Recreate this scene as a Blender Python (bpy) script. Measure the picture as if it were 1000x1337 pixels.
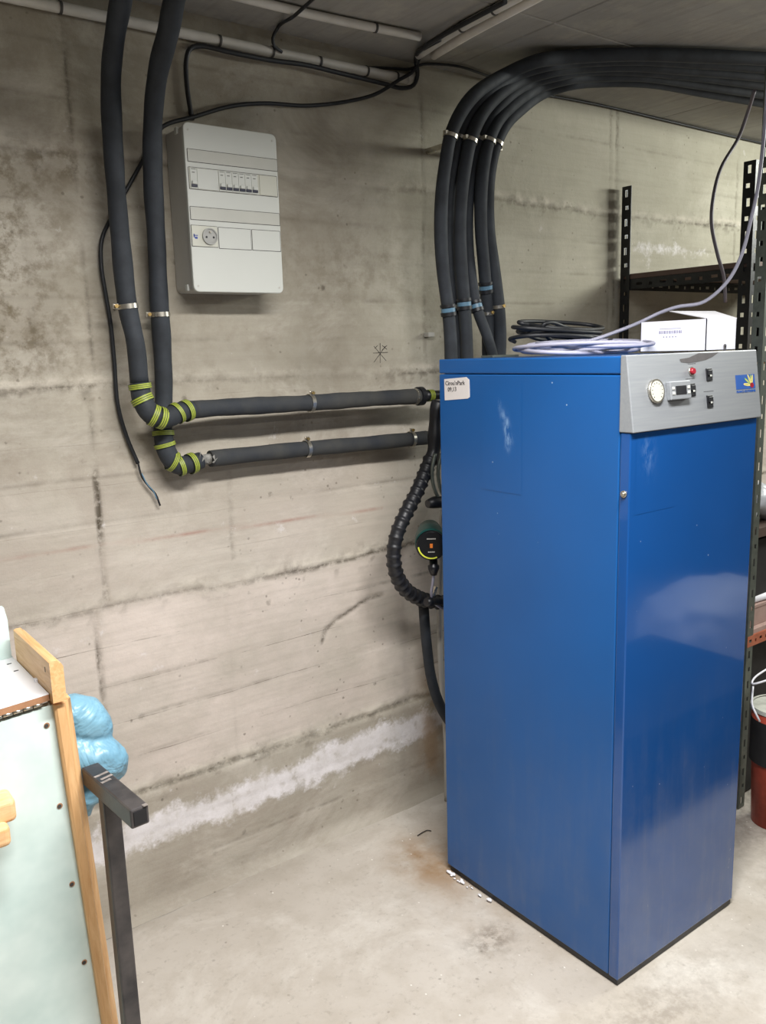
import bpy, bmesh, math, random
import numpy as np
from mathutils import Vector, Matrix
from math import sin, cos, pi, radians
for o in list(bpy.data.objects): bpy.data.objects.remove(o)
S = bpy.context.scene
COL = S.collection
random.seed(4)
rng = np.random.RandomState(7)

# ------------------------------------------------------------------ camera
YAW, PITCH, ROLL, FPX = radians(36.661), radians(10.688), radians(-1.725), 1107.8
CAM = Vector((0, 0, 1.5))
FWD = Vector((sin(YAW)*cos(PITCH), cos(YAW)*cos(PITCH), -sin(PITCH)))
_r = Vector((cos(YAW), -sin(YAW), 0)); _u = _r.cross(FWD)
RT = _r*cos(ROLL) + _u*sin(ROLL); UP = -_r*sin(ROLL) + _u*cos(ROLL)
cd = bpy.data.cameras.new('camera'); co = bpy.data.objects.new('camera', cd); COL.objects.link(co)
co.matrix_world = Matrix(((RT.x, UP.x, -FWD.x, 0), (RT.y, UP.y, -FWD.y, 0), (RT.z, UP.z, -FWD.z, 1.5), (0, 0, 0, 1)))
cd.sensor_fit = 'VERTICAL'; cd.sensor_height = 24.0; cd.lens = FPX/1337*24.0; cd.clip_start = 0.02
S.camera = co
# ------------------------------------------------------------------ world, lights, exposure
w = bpy.data.worlds.new('world'); S.world = w; w.use_nodes = True
w.node_tree.nodes['Background'].inputs[0].default_value = (0.75, 0.85, 1, 1)
w.node_tree.nodes['Background'].inputs[1].default_value = 0.3
S.view_settings.view_transform = 'Standard'; S.view_settings.look = 'None'
S.view_settings.gamma = 1; S.view_settings.use_curve_mapping = False
S.view_settings.exposure = 0.24

def area(name, loc, target, sx, sy, power, col, spread=180):
    l = bpy.data.lights.new(name, 'AREA'); l.shape = 'RECTANGLE'; l.size = sx; l.size_y = sy
    l.energy = power; l.color = col
    o = bpy.data.objects.new(name, l); COL.objects.link(o); o.location = loc
    o.rotation_euler = (Vector(target)-Vector(loc)).to_track_quat('-Z', 'Y').to_euler(); l.spread = radians(spread)
    return o
area('tube_and_fill_light', (0.8, 0.6, 2.26), (0.8, 0.9, 0.0), 1.2, 0.14, 49, (1.0, 0.985, 0.965), 150)
area('tube_and_fill_light', (3.9, 0.75, 2.2), (3.1, 1.7, 1.2), 1.2, 0.3, 36, (0.98, 1.0, 0.93))
area('tube_and_fill_light', (1.4, -1.0, 2.26), (1.4, -0.7, 0.0), 1.2, 0.14, 16, (1.0, 0.98, 0.96))  # unseen fill lamp, added to brighten the door and what it mirrors

# ------------------------------------------------------------------ helpers
WALL = 2.083; CEIL = 2.33
def ray(x, y): return RT*((x-500)/FPX) - UP*((y-668.5)/FPX) + FWD
def W(x, y, ax, v):
    """point of the world on the plane coordinate[ax] = v seen at that place of the photograph"""
    d = ray(x, y); return CAM + d*((v-CAM[ax])/d[ax])
def lin(r, g, b):
    f = lambda c: (c/255/12.92) if c/255 <= .04045 else ((c/255+.055)/1.055)**2.4
    return (f(r), f(g), f(b), 1)

ORG = {}
class MB:
    def __init__(s): s.v = []; s.f = []; s.m = []; s.sm = []
    def add(s, vs, fs, mi=0, smooth=False):
        n = len(s.v); s.v += [tuple(v) for v in vs]
        for f in fs: s.f.append([i+n for i in f]); s.m.append(mi); s.sm.append(smooth)
        return s
    def box(s, a, b, bev=0, mi=0, M=None, seg=2):
        bm = bmesh.new(); bmesh.ops.create_cube(bm, size=1)
        c = [(a[i]+b[i])/2 for i in range(3)]; d = [abs(b[i]-a[i]) for i in range(3)]
        for v in bm.verts: v.co = Vector((v.co.x*d[0], v.co.y*d[1], v.co.z*d[2]))
        if bev: bmesh.ops.bevel(bm, geom=bm.edges[:], offset=min(bev, min(d)*.45), segments=seg, profile=.5, affect='EDGES')
        M = M or Matrix()
        C = Vector(c)
        vs = [M @ (v.co+C) for v in bm.verts]; fs = [[v.index for v in f.verts] for f in bm.faces]
        bm.free(); return s.add(vs, fs, mi)
    def obox(s, c, d, R, bev=0, mi=0):
        """box of size d centred at c with orientation R (3x3)"""
        return s.box([-x/2 for x in d], [x/2 for x in d], bev, mi, Matrix.Translation(c) @ R.to_4x4())
    def tube(s, pts, r, n=12, mi=0, cap=True, rfun=None):
        pts = [Vector(p) for p in pts]; T = tangents(pts); N = frames(pts, T)
        vs = []; L = len(pts)
        for i, p in enumerate(pts):
            rr = rfun(i, i/(L-1)) if rfun else r
            b = T[i].cross(N[i])
            for k in range(n):
                a = 2*pi*k/n; vs.append(p + (N[i]*cos(a)+b*sin(a))*rr)
        fs = [[i*n+k, i*n+(k+1) % n, (i+1)*n+(k+1) % n, (i+1)*n+k] for i in range(L-1) for k in range(n)]
        s.add(vs, fs, mi, True)
        if cap:
            m = len(s.v)-len(vs)
            for row in (list(range(n))[::-1], list(range((L-1)*n, L*n))):
                s.f.append([i+m for i in row]); s.m.append(mi); s.sm.append(False)
        return s
    def disc(s, c, axis, r, h, n=20, mi=0, r2=None):
        """cylinder from c along axis by h"""
        a = Vector(axis).normalized(); return s.tube([Vector(c), Vector(c)+a*h], r, n, mi, True, (lambda i, t: r if i == 0 else (r2 if r2 is not None else r)))
    def prism(s, poly, y0, y1, mi=0, f=None):
        """poly of (x,z) extruded in y"""
        n = len(poly); f = f or (lambda x, y, z: (x, y, z))
        vs = [f(x, y0, z) for x, z in poly]+[f(x, y1, z) for x, z in poly]
        fs = [list(range(n)), list(range(n, 2*n))[::-1]]+[[i, (i+1) % n+0, (i+1) % n+n, i+n] for i in range(n)]
        return s.add(vs, fs, mi)
    def build(s, name, mats, parent=None, loc=None, **kw):
        org = ORG[parent.name] if parent else Vector(loc or (0, 0, 0))
        me = bpy.data.meshes.new(name)
        me.from_pydata([(v[0]-org[0], v[1]-org[1], v[2]-org[2]) for v in s.v], [], s.f)
        mats = mats if isinstance(mats, (list, tuple)) else [mats]
        for m in mats: me.materials.append(m)
        me.polygons.foreach_set('material_index', s.m); me.polygons.foreach_set('use_smooth', s.sm)
        bm = bmesh.new(); bm.from_mesh(me); bmesh.ops.recalc_face_normals(bm, faces=bm.faces[:]); bm.to_mesh(me); bm.free()
        me.update()
        o = bpy.data.objects.new(name, me); COL.objects.link(o)
        if parent: o.parent = parent
        else: o.location = org
        ORG[o.name] = Vector(org)
        for k, v in kw.items(): o[k] = v
        return o
def tangents(pts):
    L = len(pts); return [(pts[min(i+1, L-1)]-pts[max(i-1, 0)]).normalized() for i in range(L)]
def frames(pts, T):
    a = Vector((0, 0, 1)) if abs(T[0].z) < .9 else Vector((1, 0, 0))
    n = (a-T[0]*a.dot(T[0])).normalized(); N = [n]
    for i in range(1, len(pts)):
        n = (n-T[i]*n.dot(T[i])).normalized(); N.append(n)
    return N
def spline(P, step=.02):
    P = [Vector(p) for p in P]; out = []
    Q = [P[0]*2-P[1]]+P+[P[-1]*2-P[-2]]
    for i in range(1, len(Q)-2):
        p0, p1, p2, p3 = Q[i-1:i+3]
        # centripetal Catmull-Rom
        t0 = 0; t1 = t0+max((p1-p0).length, 1e-5)**.5; t2 = t1+max((p2-p1).length, 1e-5)**.5; t3 = t2+max((p3-p2).length, 1e-5)**.5
        n = max(2, int((p2-p1).length/step)+1)
        for k in range(n):
            t = t1+(t2-t1)*k/n
            A1 = p0*((t1-t)/(t1-t0))+p1*((t-t0)/(t1-t0)); A2 = p1*((t2-t)/(t2-t1))+p2*((t-t1)/(t2-t1)); A3 = p2*((t3-t)/(t3-t2))+p3*((t-t2)/(t3-t2))
            B1 = A1*((t2-t)/(t2-t0))+A2*((t-t0)/(t2-t0)); B2 = A2*((t3-t)/(t3-t1))+A3*((t-t1)/(t3-t1))
            out.append(B1*((t2-t)/(t2-t1))+B2*((t-t1)/(t2-t1)))
    out.append(P[-1]); return out
def empty(name, loc, label, cat, group=None):
    o = bpy.data.objects.new(name, None); COL.objects.link(o); o.location = loc; o.empty_display_size = .05
    o['label'] = label; o['category'] = cat
    if group: o['group'] = group
    ORG[o.name] = Vector(loc); return o
def tag(o, label, cat, group=None):
    o['label'] = label; o['category'] = cat
    if group: o['group'] = group
    return o
def rrect(x0, x1, z0, z1, r, n=5):
    p = []
    for cx, cz, a0 in ((x1-r, z1-r, 0), (x0+r, z1-r, 90), (x0+r, z0+r, 180), (x1-r, z0+r, 270)):
        for k in range(n+1):
            a = radians(a0+90*k/n); p.append((cx+r*cos(a), cz+r*sin(a)))
    return p
def text_mb(txt, M, size, mi=0, mb=None, th=.0004):
    """flat lettering; M maps the text plane (x right, y up) to the world"""
    c = bpy.data.curves.new('t', 'FONT'); c.body = txt; c.size = size; c.align_x = 'CENTER'; c.align_y = 'CENTER'; c.extrude = th; c.resolution_u = 2
    o = bpy.data.objects.new('t', c); COL.objects.link(o)
    me = bpy.data.meshes.new_from_object(o.evaluated_get(bpy.context.evaluated_depsgraph_get()))
    mb = mb or MB(); mb.add([M @ v.co for v in me.vertices], [list(p.vertices) for p in me.polygons], mi)
    bpy.data.objects.remove(o); bpy.data.curves.remove(c); bpy.data.meshes.remove(me); return mb
def frameM(o, ex, ey):
    ex = Vector(ex).normalized(); ey = Vector(ey).normalized(); ez = ex.cross(ey); o = Vector(o)
    return Matrix(((ex.x, ey.x, ez.x, o.x), (ex.y, ey.y, ez.y, o.y), (ex.z, ey.z, ez.z, o.z), (0, 0, 0, 1)))

# ------------------------------------------------------------------ materials
class NT:
    def __init__(s, name):
        s.m = bpy.data.materials.new(name); s.m.use_nodes = True; s.t = s.m.node_tree; s.b = s.t.nodes['Principled BSDF']
        s.g = None
    def pos(s):
        if not s.g: s.g = s.t.nodes.new('ShaderNodeNewGeometry')
        return s.g.outputs['Position']
    def node(s, k, **kw):
        n = s.t.nodes.new(k)
        for a, v in kw.items(): setattr(n, a, v)
        return n
    def link(s, a, b): s.t.links.new(a, b)
    def val(s, sock, v):
        if hasattr(v, 'links') or isinstance(v, bpy.types.NodeSocket): s.link(v, sock)
        else: sock.default_value = v
    def math(s, op, a, b=0, c=0, clamp=False):
        n = s.node('ShaderNodeMath', operation=op, use_clamp=clamp)
        for i, x in enumerate((a, b, c)): s.val(n.inputs[i], x)
        return n.outputs[0]
    def noise(s, scale, detail=5, rough=.6, vec=None, dist=0, sc3=None):
        v = vec or s.pos()
        if sc3: v = s.vmul(v, sc3)
        n = s.node('ShaderNodeTexNoise'); s.link(v, n.inputs['Vector']); n.inputs['Scale'].default_value = scale
        n.inputs['Detail'].default_value = detail; n.inputs['Roughness'].default_value = rough; n.inputs['Distortion'].default_value = dist
        return n.outputs['Fac']
    def vmul(s, v, k):
        n = s.node('ShaderNodeVectorMath', operation='MULTIPLY'); s.link(v, n.inputs[0]); n.inputs[1].default_value = k; return n.outputs[0]
    def voro(s, scale, sc3=None, feature='F1'):
        v = s.vmul(s.pos(), sc3) if sc3 else s.pos()
        n = s.node('ShaderNodeTexVoronoi', feature=feature); s.link(v, n.inputs['Vector']); n.inputs['Scale'].default_value = scale
        return n
    def ramp(s, f, a, b, lo=0., hi=1.):
        n = s.node('ShaderNodeMapRange', clamp=True); s.val(n.inputs[0], f)
        n.inputs[1].default_value = a; n.inputs[2].default_value = b; n.inputs[3].default_value = lo; n.inputs[4].default_value = hi
        return n.outputs[0]
    def mix(s, f, a, b, mode='MIX'):
        n = s.node('ShaderNodeMix', data_type='RGBA', blend_type=mode); s.val(n.inputs[0], f); s.val(n.inputs[6], a); s.val(n.inputs[7], b)
        return n.outputs[2]
    def attr(s, name):
        n = s.node('ShaderNodeAttribute', attribute_name=name); return n.outputs['Fac']
    def bump(s, h, strength=.4, dist=.002):
        n = s.node('ShaderNodeBump'); s.link(h, n.inputs['Height']); n.inputs['Strength'].default_value = strength; n.inputs['Distance'].default_value = dist
        s.link(n.outputs[0], s.b.inputs['Normal'])
    def set(s, col=None, rough=None, metal=None, spec=None, coat=None):
        if col is not None: s.val(s.b.inputs['Base Color'], col)
        if rough is not None: s.val(s.b.inputs['Roughness'], rough)
        if metal is not None: s.val(s.b.inputs['Metallic'], metal)
        if spec is not None: s.val(s.b.inputs['Specular IOR Level'], spec)
        if coat is not None: s.val(s.b.inputs['Coat Weight'], coat)
        return s
def simple(name, c, rough=.5, metal=0, vary=.12, scale=30, bump=0, c2=None, spec=.5):
    n = NT(name); f = n.noise(scale, 4)
    d = c2 or tuple(min(1, x*(1-vary*2)) for x in c[:3])+(1,)
    n.set(n.mix(n.ramp(f, .35, .65), c, d), n.ramp(f, .3, .7, max(0, rough-.06), min(1, rough+.06)), metal, spec)
    if bump: n.bump(n.noise(scale*4, 4), bump)
    return n.m

def concrete_wall():
    n = NT('concrete_wall'); g = n.pos(); sep = n.node('ShaderNodeSeparateXYZ'); n.link(g, sep.inputs[0]); X, Z = sep.outputs[0], sep.outputs[2]
    c = n.mix(n.ramp(n.noise(1.3, 3), .35, .65), lin(178, 171, 157), lin(160, 154, 140))
    c = n.mix(n.ramp(n.noise(5, 8, .7), .42, .72), c, lin(140, 131, 116))
    c = n.mix(n.ramp(n.noise(3.6, 8, .72, dist=.5, sc3=(.75, 1, 1.2)), .48, .66, 0, .7), c, lin(200, 194, 182))
    # each board left its own tone; darker again near ceiling and floor
    c = n.mix(n.math('MULTIPLY', n.attr('tone'), .34), c, lin(122, 114, 100))
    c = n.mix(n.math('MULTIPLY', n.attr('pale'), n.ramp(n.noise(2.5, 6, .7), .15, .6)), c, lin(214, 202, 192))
    c = n.mix(n.math('MULTIPLY', n.attr('green'), .45), c, lin(178, 178, 158))
    # wood grain streaks of the boards
    gr = n.noise(60, 4, .6, sc3=(.06, 1, 1)); c = n.mix(n.ramp(gr, .45, .75, 0, .16), c, lin(118, 110, 98))
    # honeycombed brown patch
    r = n.math('MULTIPLY', n.attr('rough'), n.ramp(n.noise(26, 6, .7), .45, .62)); c = n.mix(n.math('MULTIPLY', r, .9), c, lin(100, 88, 66))
    # joints
    c = n.mix(n.math('MULTIPLY', n.attr('seam'), n.ramp(n.noise(40, 5, .7), .34, .56), clamp=True), c, lin(82, 74, 62))
    c = n.mix(n.math('MULTIPLY', n.attr('lip'), n.ramp(n.noise(22, 5, .7), .36, .56), clamp=True), c, lin(206, 198, 184))
    # thin board lines
    t_ = n.math('DIVIDE', n.math('ADD', Z, n.ramp(n.noise(1.6, 4, .5), .2, .8, -.374, -.354)), .1042)
    d_ = n.math('ABSOLUTE', n.math('SUBTRACT', n.math('FRACT', t_), .5)); fine = n.ramp(d_, .487, .496)
    c = n.mix(n.math('MULTIPLY', n.math('MULTIPLY', fine, n.ramp(n.noise(3.5, 6, .75), .46, .66)), n.attr('boards')), c, lin(104, 95, 84))
    c = n.mix(n.math('MULTIPLY', n.attr('line'), n.ramp(n.noise(7, 4, .7), .4, .6, 0, .8)), c, lin(92, 84, 72))
    # pits and specks
    v = n.voro(34, (1, 1, 1)); dd = n.math('ADD', v.outputs['Distance'], n.ramp(n.noise(90, 3), .3, .7, -.07, .07)); c = n.mix(n.math('MULTIPLY', n.ramp(dd, .05, .15, .6, 0), n.ramp(n.noise(6, 3), .5, .6)), c, lin(98, 90, 78))
    v2 = n.voro(10); dd = n.math('ADD', v2.outputs['Distance'], n.ramp(n.noise(45, 4, .7), .3, .7, -.07, .07)); c = n.mix(n.math('MULTIPLY', n.ramp(dd, .02, .1, .7, 0), n.ramp(n.noise(3.3, 3), .52, .6)), c, lin(88, 80, 70))
    # red chalk line
    c = n.mix(n.math('MULTIPLY', n.attr('chalk'), n.ramp(n.noise(9, 4), .35, .55, .1, .6)), c, lin(150, 100, 86))
    # white salt bloom
    e = n.math('ADD', n.attr('bloom'), n.math('ADD', n.ramp(n.noise(24, 6, .75), .2, .8, -.5, .5), n.ramp(n.noise(7, 4, .7), .3, .7, -.3, .3))); e = n.ramp(e, .34, .8)
    e = n.math('MULTIPLY', e, n.ramp(n.math('ADD', n.voro(24).outputs['Distance'], n.ramp(n.noise(40, 4, .7), .3, .7, -.16, .16)), .02, .3, .45, 1))
    c = n.mix(n.math('MULTIPLY', e, n.ramp(n.noise(12, 6, .75), .3, .65, .45, .92)), c, lin(234, 230, 232))
    # rusty green damp beside the cabinet
    c = n.mix(n.math('MULTIPLY', n.attr('rust'), n.ramp(n.noise(9, 5), .35, .6)), c, lin(146, 120, 92))
    n.set(c, n.ramp(n.noise(8, 3), .3, .7, .8, .95), 0, .25)
    h = n.math('ADD', n.noise(90, 6, .7), n.math('MULTIPLY', n.noise(18, 5, .6), 1.4))
    h = n.math('ADD', h, n.math('MULTIPLY', gr, .3))
    n.bump(h, .55, .0022); return n.m
def concrete_floor():
    n = NT('concrete_floor')
    c = n.mix(n.ramp(n.noise(1.6, 4), .35, .65), lin(198, 191, 181), lin(182, 174, 163))
    c = n.mix(n.ramp(n.noise(6, 8, .72), .45, .75, 0, .7), c, lin(164, 154, 140))
    c = n.mix(n.ramp(n.noise(2.8, 7, .7, dist=.6), .52, .7, 0, .7), c, lin(214, 209, 200))
    c = n.mix(n.math('MULTIPLY', n.attr('rust'), n.ramp(n.noise(8, 5), .3, .62)), c, lin(152, 126, 98))
    c = n.mix(n.math('MULTIPLY', n.attr('grime'), n.ramp(n.noise(30, 6, .7), .4, .6)), c, lin(112, 102, 90))
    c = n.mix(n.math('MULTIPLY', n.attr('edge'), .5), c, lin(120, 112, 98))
    v = n.voro(30); dd = n.math('ADD', v.outputs['Distance'], n.ramp(n.noise(70, 3), .3, .7, -.08, .08)); c = n.mix(n.math('MULTIPLY', n.ramp(dd, .02, .13, .6, 0), n.ramp(n.noise(4, 3), .5, .6)), c, lin(112, 104, 94))
    c = n.mix(n.ramp(n.noise(55, 5, .7), .56, .72, 0, .4), c, lin(140, 132, 120))
    v = n.voro(38, (1.1, .9, 1)); c = n.mix(n.math('MULTIPLY', n.ramp(v.outputs['Distance'], .06, .11, .8, 0), n.ramp(n.noise(5, 3), .52, .6)), c, lin(235, 232, 225))
    n.set(c, n.ramp(n.noise(5, 4), .3, .7, .62, .85), 0, .35)
    n.bump(n.math('ADD', n.noise(70, 6, .7), n.noise(14, 4)), .4, .0018); return n.m
def concrete_ceiling():
    n = NT('concrete_ceiling')
    c = n.mix(n.ramp(n.noise(1.8, 5), .35, .65), lin(164, 161, 155), lin(140, 138, 133))
    c = n.mix(n.ramp(n.noise(6, 7, .7), .5, .75, 0, .6), c, lin(186, 180, 166))
    c = n.mix(n.ramp(n.noise(50, 4, .6, sc3=(1, .07, 1)), .5, .8, 0, .3), c, lin(90, 84, 76))
    n.set(c, .9, 0, .2); n.bump(n.noise(60, 5, .7), .4, .0015); return n.m
def plain_wall(): 
    return simple('plain_concrete', lin(120, 114, 104), .9, 0, .15, 3, .3)
def wood(name, c1, c2, axis=(1, 12, 12), rough=.5):
    n = NT(name); t = n.node('ShaderNodeTexCoord'); v = n.vmul(t.outputs['Object'], axis)
    f = n.noise(6, 6, .6, vec=v, dist=1.2); k = n.noise(2.5, 3, vec=n.vmul(t.outputs['Object'], tuple(a*.5+1 for a in axis)))
    c = n.mix(n.ramp(f, .35, .65), c1, c2); c = n.mix(n.ramp(k, .66, .72, 0, .7), c, tuple(x*.4 for x in c2[:3])+(1,))
    n.set(c, rough, 0, .4); n.bump(f, .2, .001); return n.m
def blue_paint(name, c1, rough, dust, coat=0):
    n = NT(name); sep = n.node('ShaderNodeSeparateXYZ'); n.link(n.pos(), sep.inputs[0]); Z = sep.outputs[2]
    c = n.mix(n.ramp(n.noise(2, 3), .3, .7), c1, tuple(x*.86 for x in c1[:3])+(1,))
    low = n.ramp(Z, .05, .75, 1, 0)
    d = n.math('MULTIPLY', low, n.ramp(n.noise(7, 6, .7), .3, .75, .1, 1))
    st = n.ramp(n.noise(26, 5, .6, sc3=(1, 1, .12)), .45, .75, .3, 1)
    d = n.math('MULTIPLY', n.math('MULTIPLY', d, st), dust)
    c = n.mix(d, c, lin(120, 126, 140))
    v = n.voro(16); c = n.mix(n.math('MULTIPLY', n.ramp(v.outputs['Distance'], .02, .04, .7, 0), n.ramp(n.noise(2.1, 2), .52, .6)), c, lin(190, 205, 220))
    m = n.attr('scuff'); c = n.mix(n.math('MULTIPLY', m, n.ramp(n.noise(60, 4, .7, sc3=(1, 1, .4)), .42, .62, 0, .7)), c, lin(140, 175, 215))
    r = n.math('ADD', n.ramp(n.noise(4, 5), .3, .7, rough-.03, rough+.05), n.math('MULTIPLY', d, .5), clamp=True)
    n.set(c, r, 0, .5, coat); n.bump(n.noise(3, 2), .04, .002); return n.m

M_wall = concrete_wall(); M_floor = concrete_floor(); M_ceil = concrete_ceiling(); M_plain = plain_wall()
M_foam = simple('black_pipe_foam', lin(44, 49, 56), .75, 0, .12, 14, .25, c2=lin(34, 38, 43))
M_dustfoam = simple('dusty_pipe_foam', lin(38, 42, 48), .85, 0, .2, 9, .3, c2=lin(62, 62, 60))
M_rub = simple('black_rubber', lin(30, 31, 36), .45, 0, .2, 40)
M_cable = simple('black_cable', lin(30, 32, 36), .5, 0, .1, 20)
M_lav = simple('lavender_grey_cable', lin(160, 160, 178), .45, 0, .06, 10)
M_greyc = simple('brown_grey_cable', lin(112, 106, 114), .45, 0, .1, 10)
M_steel = simple('zinc_steel', lin(205, 200, 188), .3, .9, .1, 60)
M_brass = simple('brass_screw', lin(190, 160, 100), .35, .8, .2, 60)
M_pvc = simple('grey_pvc', lin(204, 200, 192), .5, 0, .1, 9)
M_pvcw = simple('pale_pvc', lin(214, 208, 198), .5, 0, .08, 9)
M_white = simple('white_plastic', lin(194, 196, 190), .42, 0, .02, 6)
M_whside = simple('white_plastic_body', lin(182, 180, 174), .5, 0, .04, 6)
M_lens = simple('smoked_clear_plastic', lin(184, 184, 176), .35, 0, .04, 8)
M_ivory = simple('ivory_plastic', lin(192, 192, 180), .45, 0, .04, 8)
M_gap = simple('dark_gap', lin(70, 68, 66), .8)
M_black = simple('black_plastic', lin(24, 25, 30), .4)
M_toggle = simple('dark_blue_toggle', lin(48, 50, 66), .4)
M_sock = simple('grey_socket', lin(160, 160, 156), .45, 0, .03)
M_bluelab = simple('blue_label', lin(60, 80, 160), .5)
M_blue = blue_paint('blue_paint_satin', lin(20, 87, 155), .36, .5)
M_bluegl = blue_paint('blue_paint_gloss', lin(22, 78, 146), .09, .7, .4)
M_silver = NT('brushed_silver'); 
_f = M_silver.noise(180, 4, .6, sc3=(.04, 1, 1)); M_silver.set(M_silver.mix(M_silver.ramp(_f, .35, .65), lin(150, 154, 158), lin(143, 147, 152)), .42, .3); M_silver = M_silver.m
M_red = simple('red_lens', lin(160, 30, 48), .3)
M_paper = simple('white_paper', lin(228, 222, 220), .7, 0, .02)
M_ink = simple('black_ink', lin(30, 28, 32), .7)
M_card = simple('white_card', lin(240, 240, 246), .6, 0, .015, 5)
M_cardin = simple('grey_card_inside', lin(120, 110, 104), .8)
M_smear = simple('dark_smear', lin(84, 81, 82), .7)
M_lilac = simple('lilac_ink', lin(120, 112, 150), .6)
M_yel = simple('green_yellow_tape', lin(158, 170, 62), .5, 0, .12, 60)
M_grn = simple('dark_green_tape', lin(50, 62, 34), .5, 0, .1, 60)
M_rag = simple('grey_tape_remnant', lin(150, 148, 142), .7, 0, .3, 60, .4)
M_bfit = simple('blue_fitting', lin(98, 134, 158), .4, 0, .1, 60)
M_blksteel = simple('black_painted_steel', lin(34, 36, 38), .42, .2, .25, 22, .2)
M_tubesteel = simple('worn_black_steel', lin(52, 51, 54), .36, .4, .2, 14, .2, c2=lin(84, 80, 80))
M_worn = simple('bare_worn_metal', lin(176, 166, 160), .5, .3, .3, 60)
M_galv = simple('galvanised_steel', lin(112, 118, 110), .45, .5, .15, 25)
M_board = simple('brown_shelf_board', lin(104, 84, 74), .7, 0, .15, 8, .2)
M_pale = simple('pale_green_paint', lin(226, 240, 236), .5, 0, .02, 5, .15, c2=lin(196, 216, 212))
M_mdf = simple('raw_board_edge', lin(176, 130, 96), .8, 0, .1, 40)
M_whitetop = simple('white_laminate', lin(236, 236, 240), .4, 0, .02, 6)
M_pine = wood('pine', lin(226, 184, 134), lin(204, 156, 104), (14, 14, 1.2))
M_piney = wood('pine_lengthwise', lin(228, 188, 138), lin(208, 160, 106), (14, 1.2, 14))
M_pinex = wood('pine_crosswise', lin(236, 196, 148), lin(220, 170, 118), (2, 14, 14))
M_bluerub = NT('light_blue_vinyl'); _t = M_bluerub; _t.set(_t.mix(_t.ramp(_t.noise(8, 4), .35, .65), lin(122, 166, 186), lin(108, 152, 174)), .38, 0, .5); _t.bump(_t.noise(9, 3, .5, dist=2.5), .8, .012); M_bluerub = _t.m
M_teal = simple('dark_green_pump_casing', lin(16, 70, 66), .4, .1, .1)
M_pumpface = simple('black_pump_face', lin(20, 22, 26), .2)
M_pyel = simple('yellow_print', lin(214, 220, 70), .4)
M_oran = simple('orange_print', lin(220, 120, 40), .4)
M_beam = simple('orange_steel_beam', lin(190, 110, 80), .5, .1, .1)
M_pinkcard = simple('brown_pink_cardboard', lin(176, 148, 138), .8, 0, .08, 20)
M_brown = simple('dark_brown_wood', lin(84, 68, 60), .6, 0, .15, 10)
M_bag = simple('milky_plastic', lin(200, 204, 210), .3, 0, .15, 12, .5)
M_bucket = simple('orange_red_bucket', lin(176, 72, 52), .45)
M_lidm = simple('pale_lid', lin(206, 208, 196), .5)
M_hfy = simple('logo_yellow', lin(226, 206, 120), .5, 0, .02); M_hfg = simple('logo_green', lin(120, 160, 90), .5, 0, .02)
M_logob = simple('logo_blue', lin(36, 84, 160), .4, 0, .02)
M_dark = simple('dark_clutter', lin(36, 34, 34), .7, 0, .2, 12)

# ------------------------------------------------------------------ structure
def vnoise(x, z, s, seed=0):
    """smooth 2-D value noise"""
    r = np.random.RandomState(seed).rand(256, 256)
    X = x*s+1000; Z = z*s+1000; xi = np.floor(X).astype(int); zi = np.floor(Z).astype(int); fx = X-xi; fz = Z-zi
    fx = fx*fx*(3-2*fx); fz = fz*fz*(3-2*fz)
    g = lambda a, b: r[a % 256, b % 256]
    return (g(xi, zi)*(1-fx)+g(xi+1, zi)*fx)*(1-fz)+(g(xi, zi+1)*(1-fx)+g(xi+1, zi+1)*fx)*fz
def fbm(x, z, s, o=4, seed=0):
    t = 0; a = .5; tot = 0
    for i in range(o): t = t+a*vnoise(x, z, s*2**i, seed+i); tot += a; a *= .55
    return t/tot
def gridmesh(name, P, nx, nz, mat, attrs, flip=False, kind='structure'):
    me = bpy.data.meshes.new(name)
    i = np.arange(nx-1)[:, None]*nz+np.arange(nz-1)[None, :]
    q = np.stack([i, i+nz, i+nz+1, i+1], -1).reshape(-1, 4)
    if flip: q = q[:, ::-1]
    me.vertices.add(nx*nz); me.vertices.foreach_set('co', P.reshape(-1).astype(np.float32))
    me.loops.add(q.size); me.loops.foreach_set('vertex_index', q.reshape(-1).astype(np.int32))
    me.polygons.add(len(q)); me.polygons.foreach_set('loop_start', np.arange(0, q.size, 4, dtype=np.int32)); me.polygons.foreach_set('loop_total', np.full(len(q), 4, dtype=np.int32))
    me.polygons.foreach_set('use_smooth', np.ones(len(q), dtype=bool))
    me.update(calc_edges=True); me.validate()
    for k, a in attrs.items():
        t = me.attributes.new(k, 'FLOAT', 'POINT'); t.data.foreach_set('value', np.clip(a, 0, 1).reshape(-1).astype(np.float32))
    me.materials.append(mat); o = bpy.data.objects.new(name, me); COL.objects.link(o); o['kind'] = kind; return o
XL, XR, YF = -1.3, 4.6, -2.4
xs = np.concatenate([np.arange(XL, .3, .05), np.arange(.3, 3.7, .008), np.arange(3.7, XR+.05, .05)]); zs = np.concatenate([np.arange(0, CEIL, .008), [CEIL]])
Xg, Zg = np.meshgrid(xs, zs, indexing='ij')
G = lambda d, s: np.exp(-(d/s)**2)
wob = lambda a, sc, seed: (fbm(Xg, Zg*.2, sc, 4, seed)-.5)*a
h = (fbm(Xg, Zg, 1.2, 4, 3)-.5)*.008+(fbm(Xg, Zg, 18, 3, 5)-.5)*.0022
seam = np.zeros_like(h); lip = np.zeros_like(h); line = np.zeros_like(h); tone = np.zeros_like(h)
seamZ = [(1.97, .9), (1.435, 1.0), (.885, 1.15), (.364, 1.25)]
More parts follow.
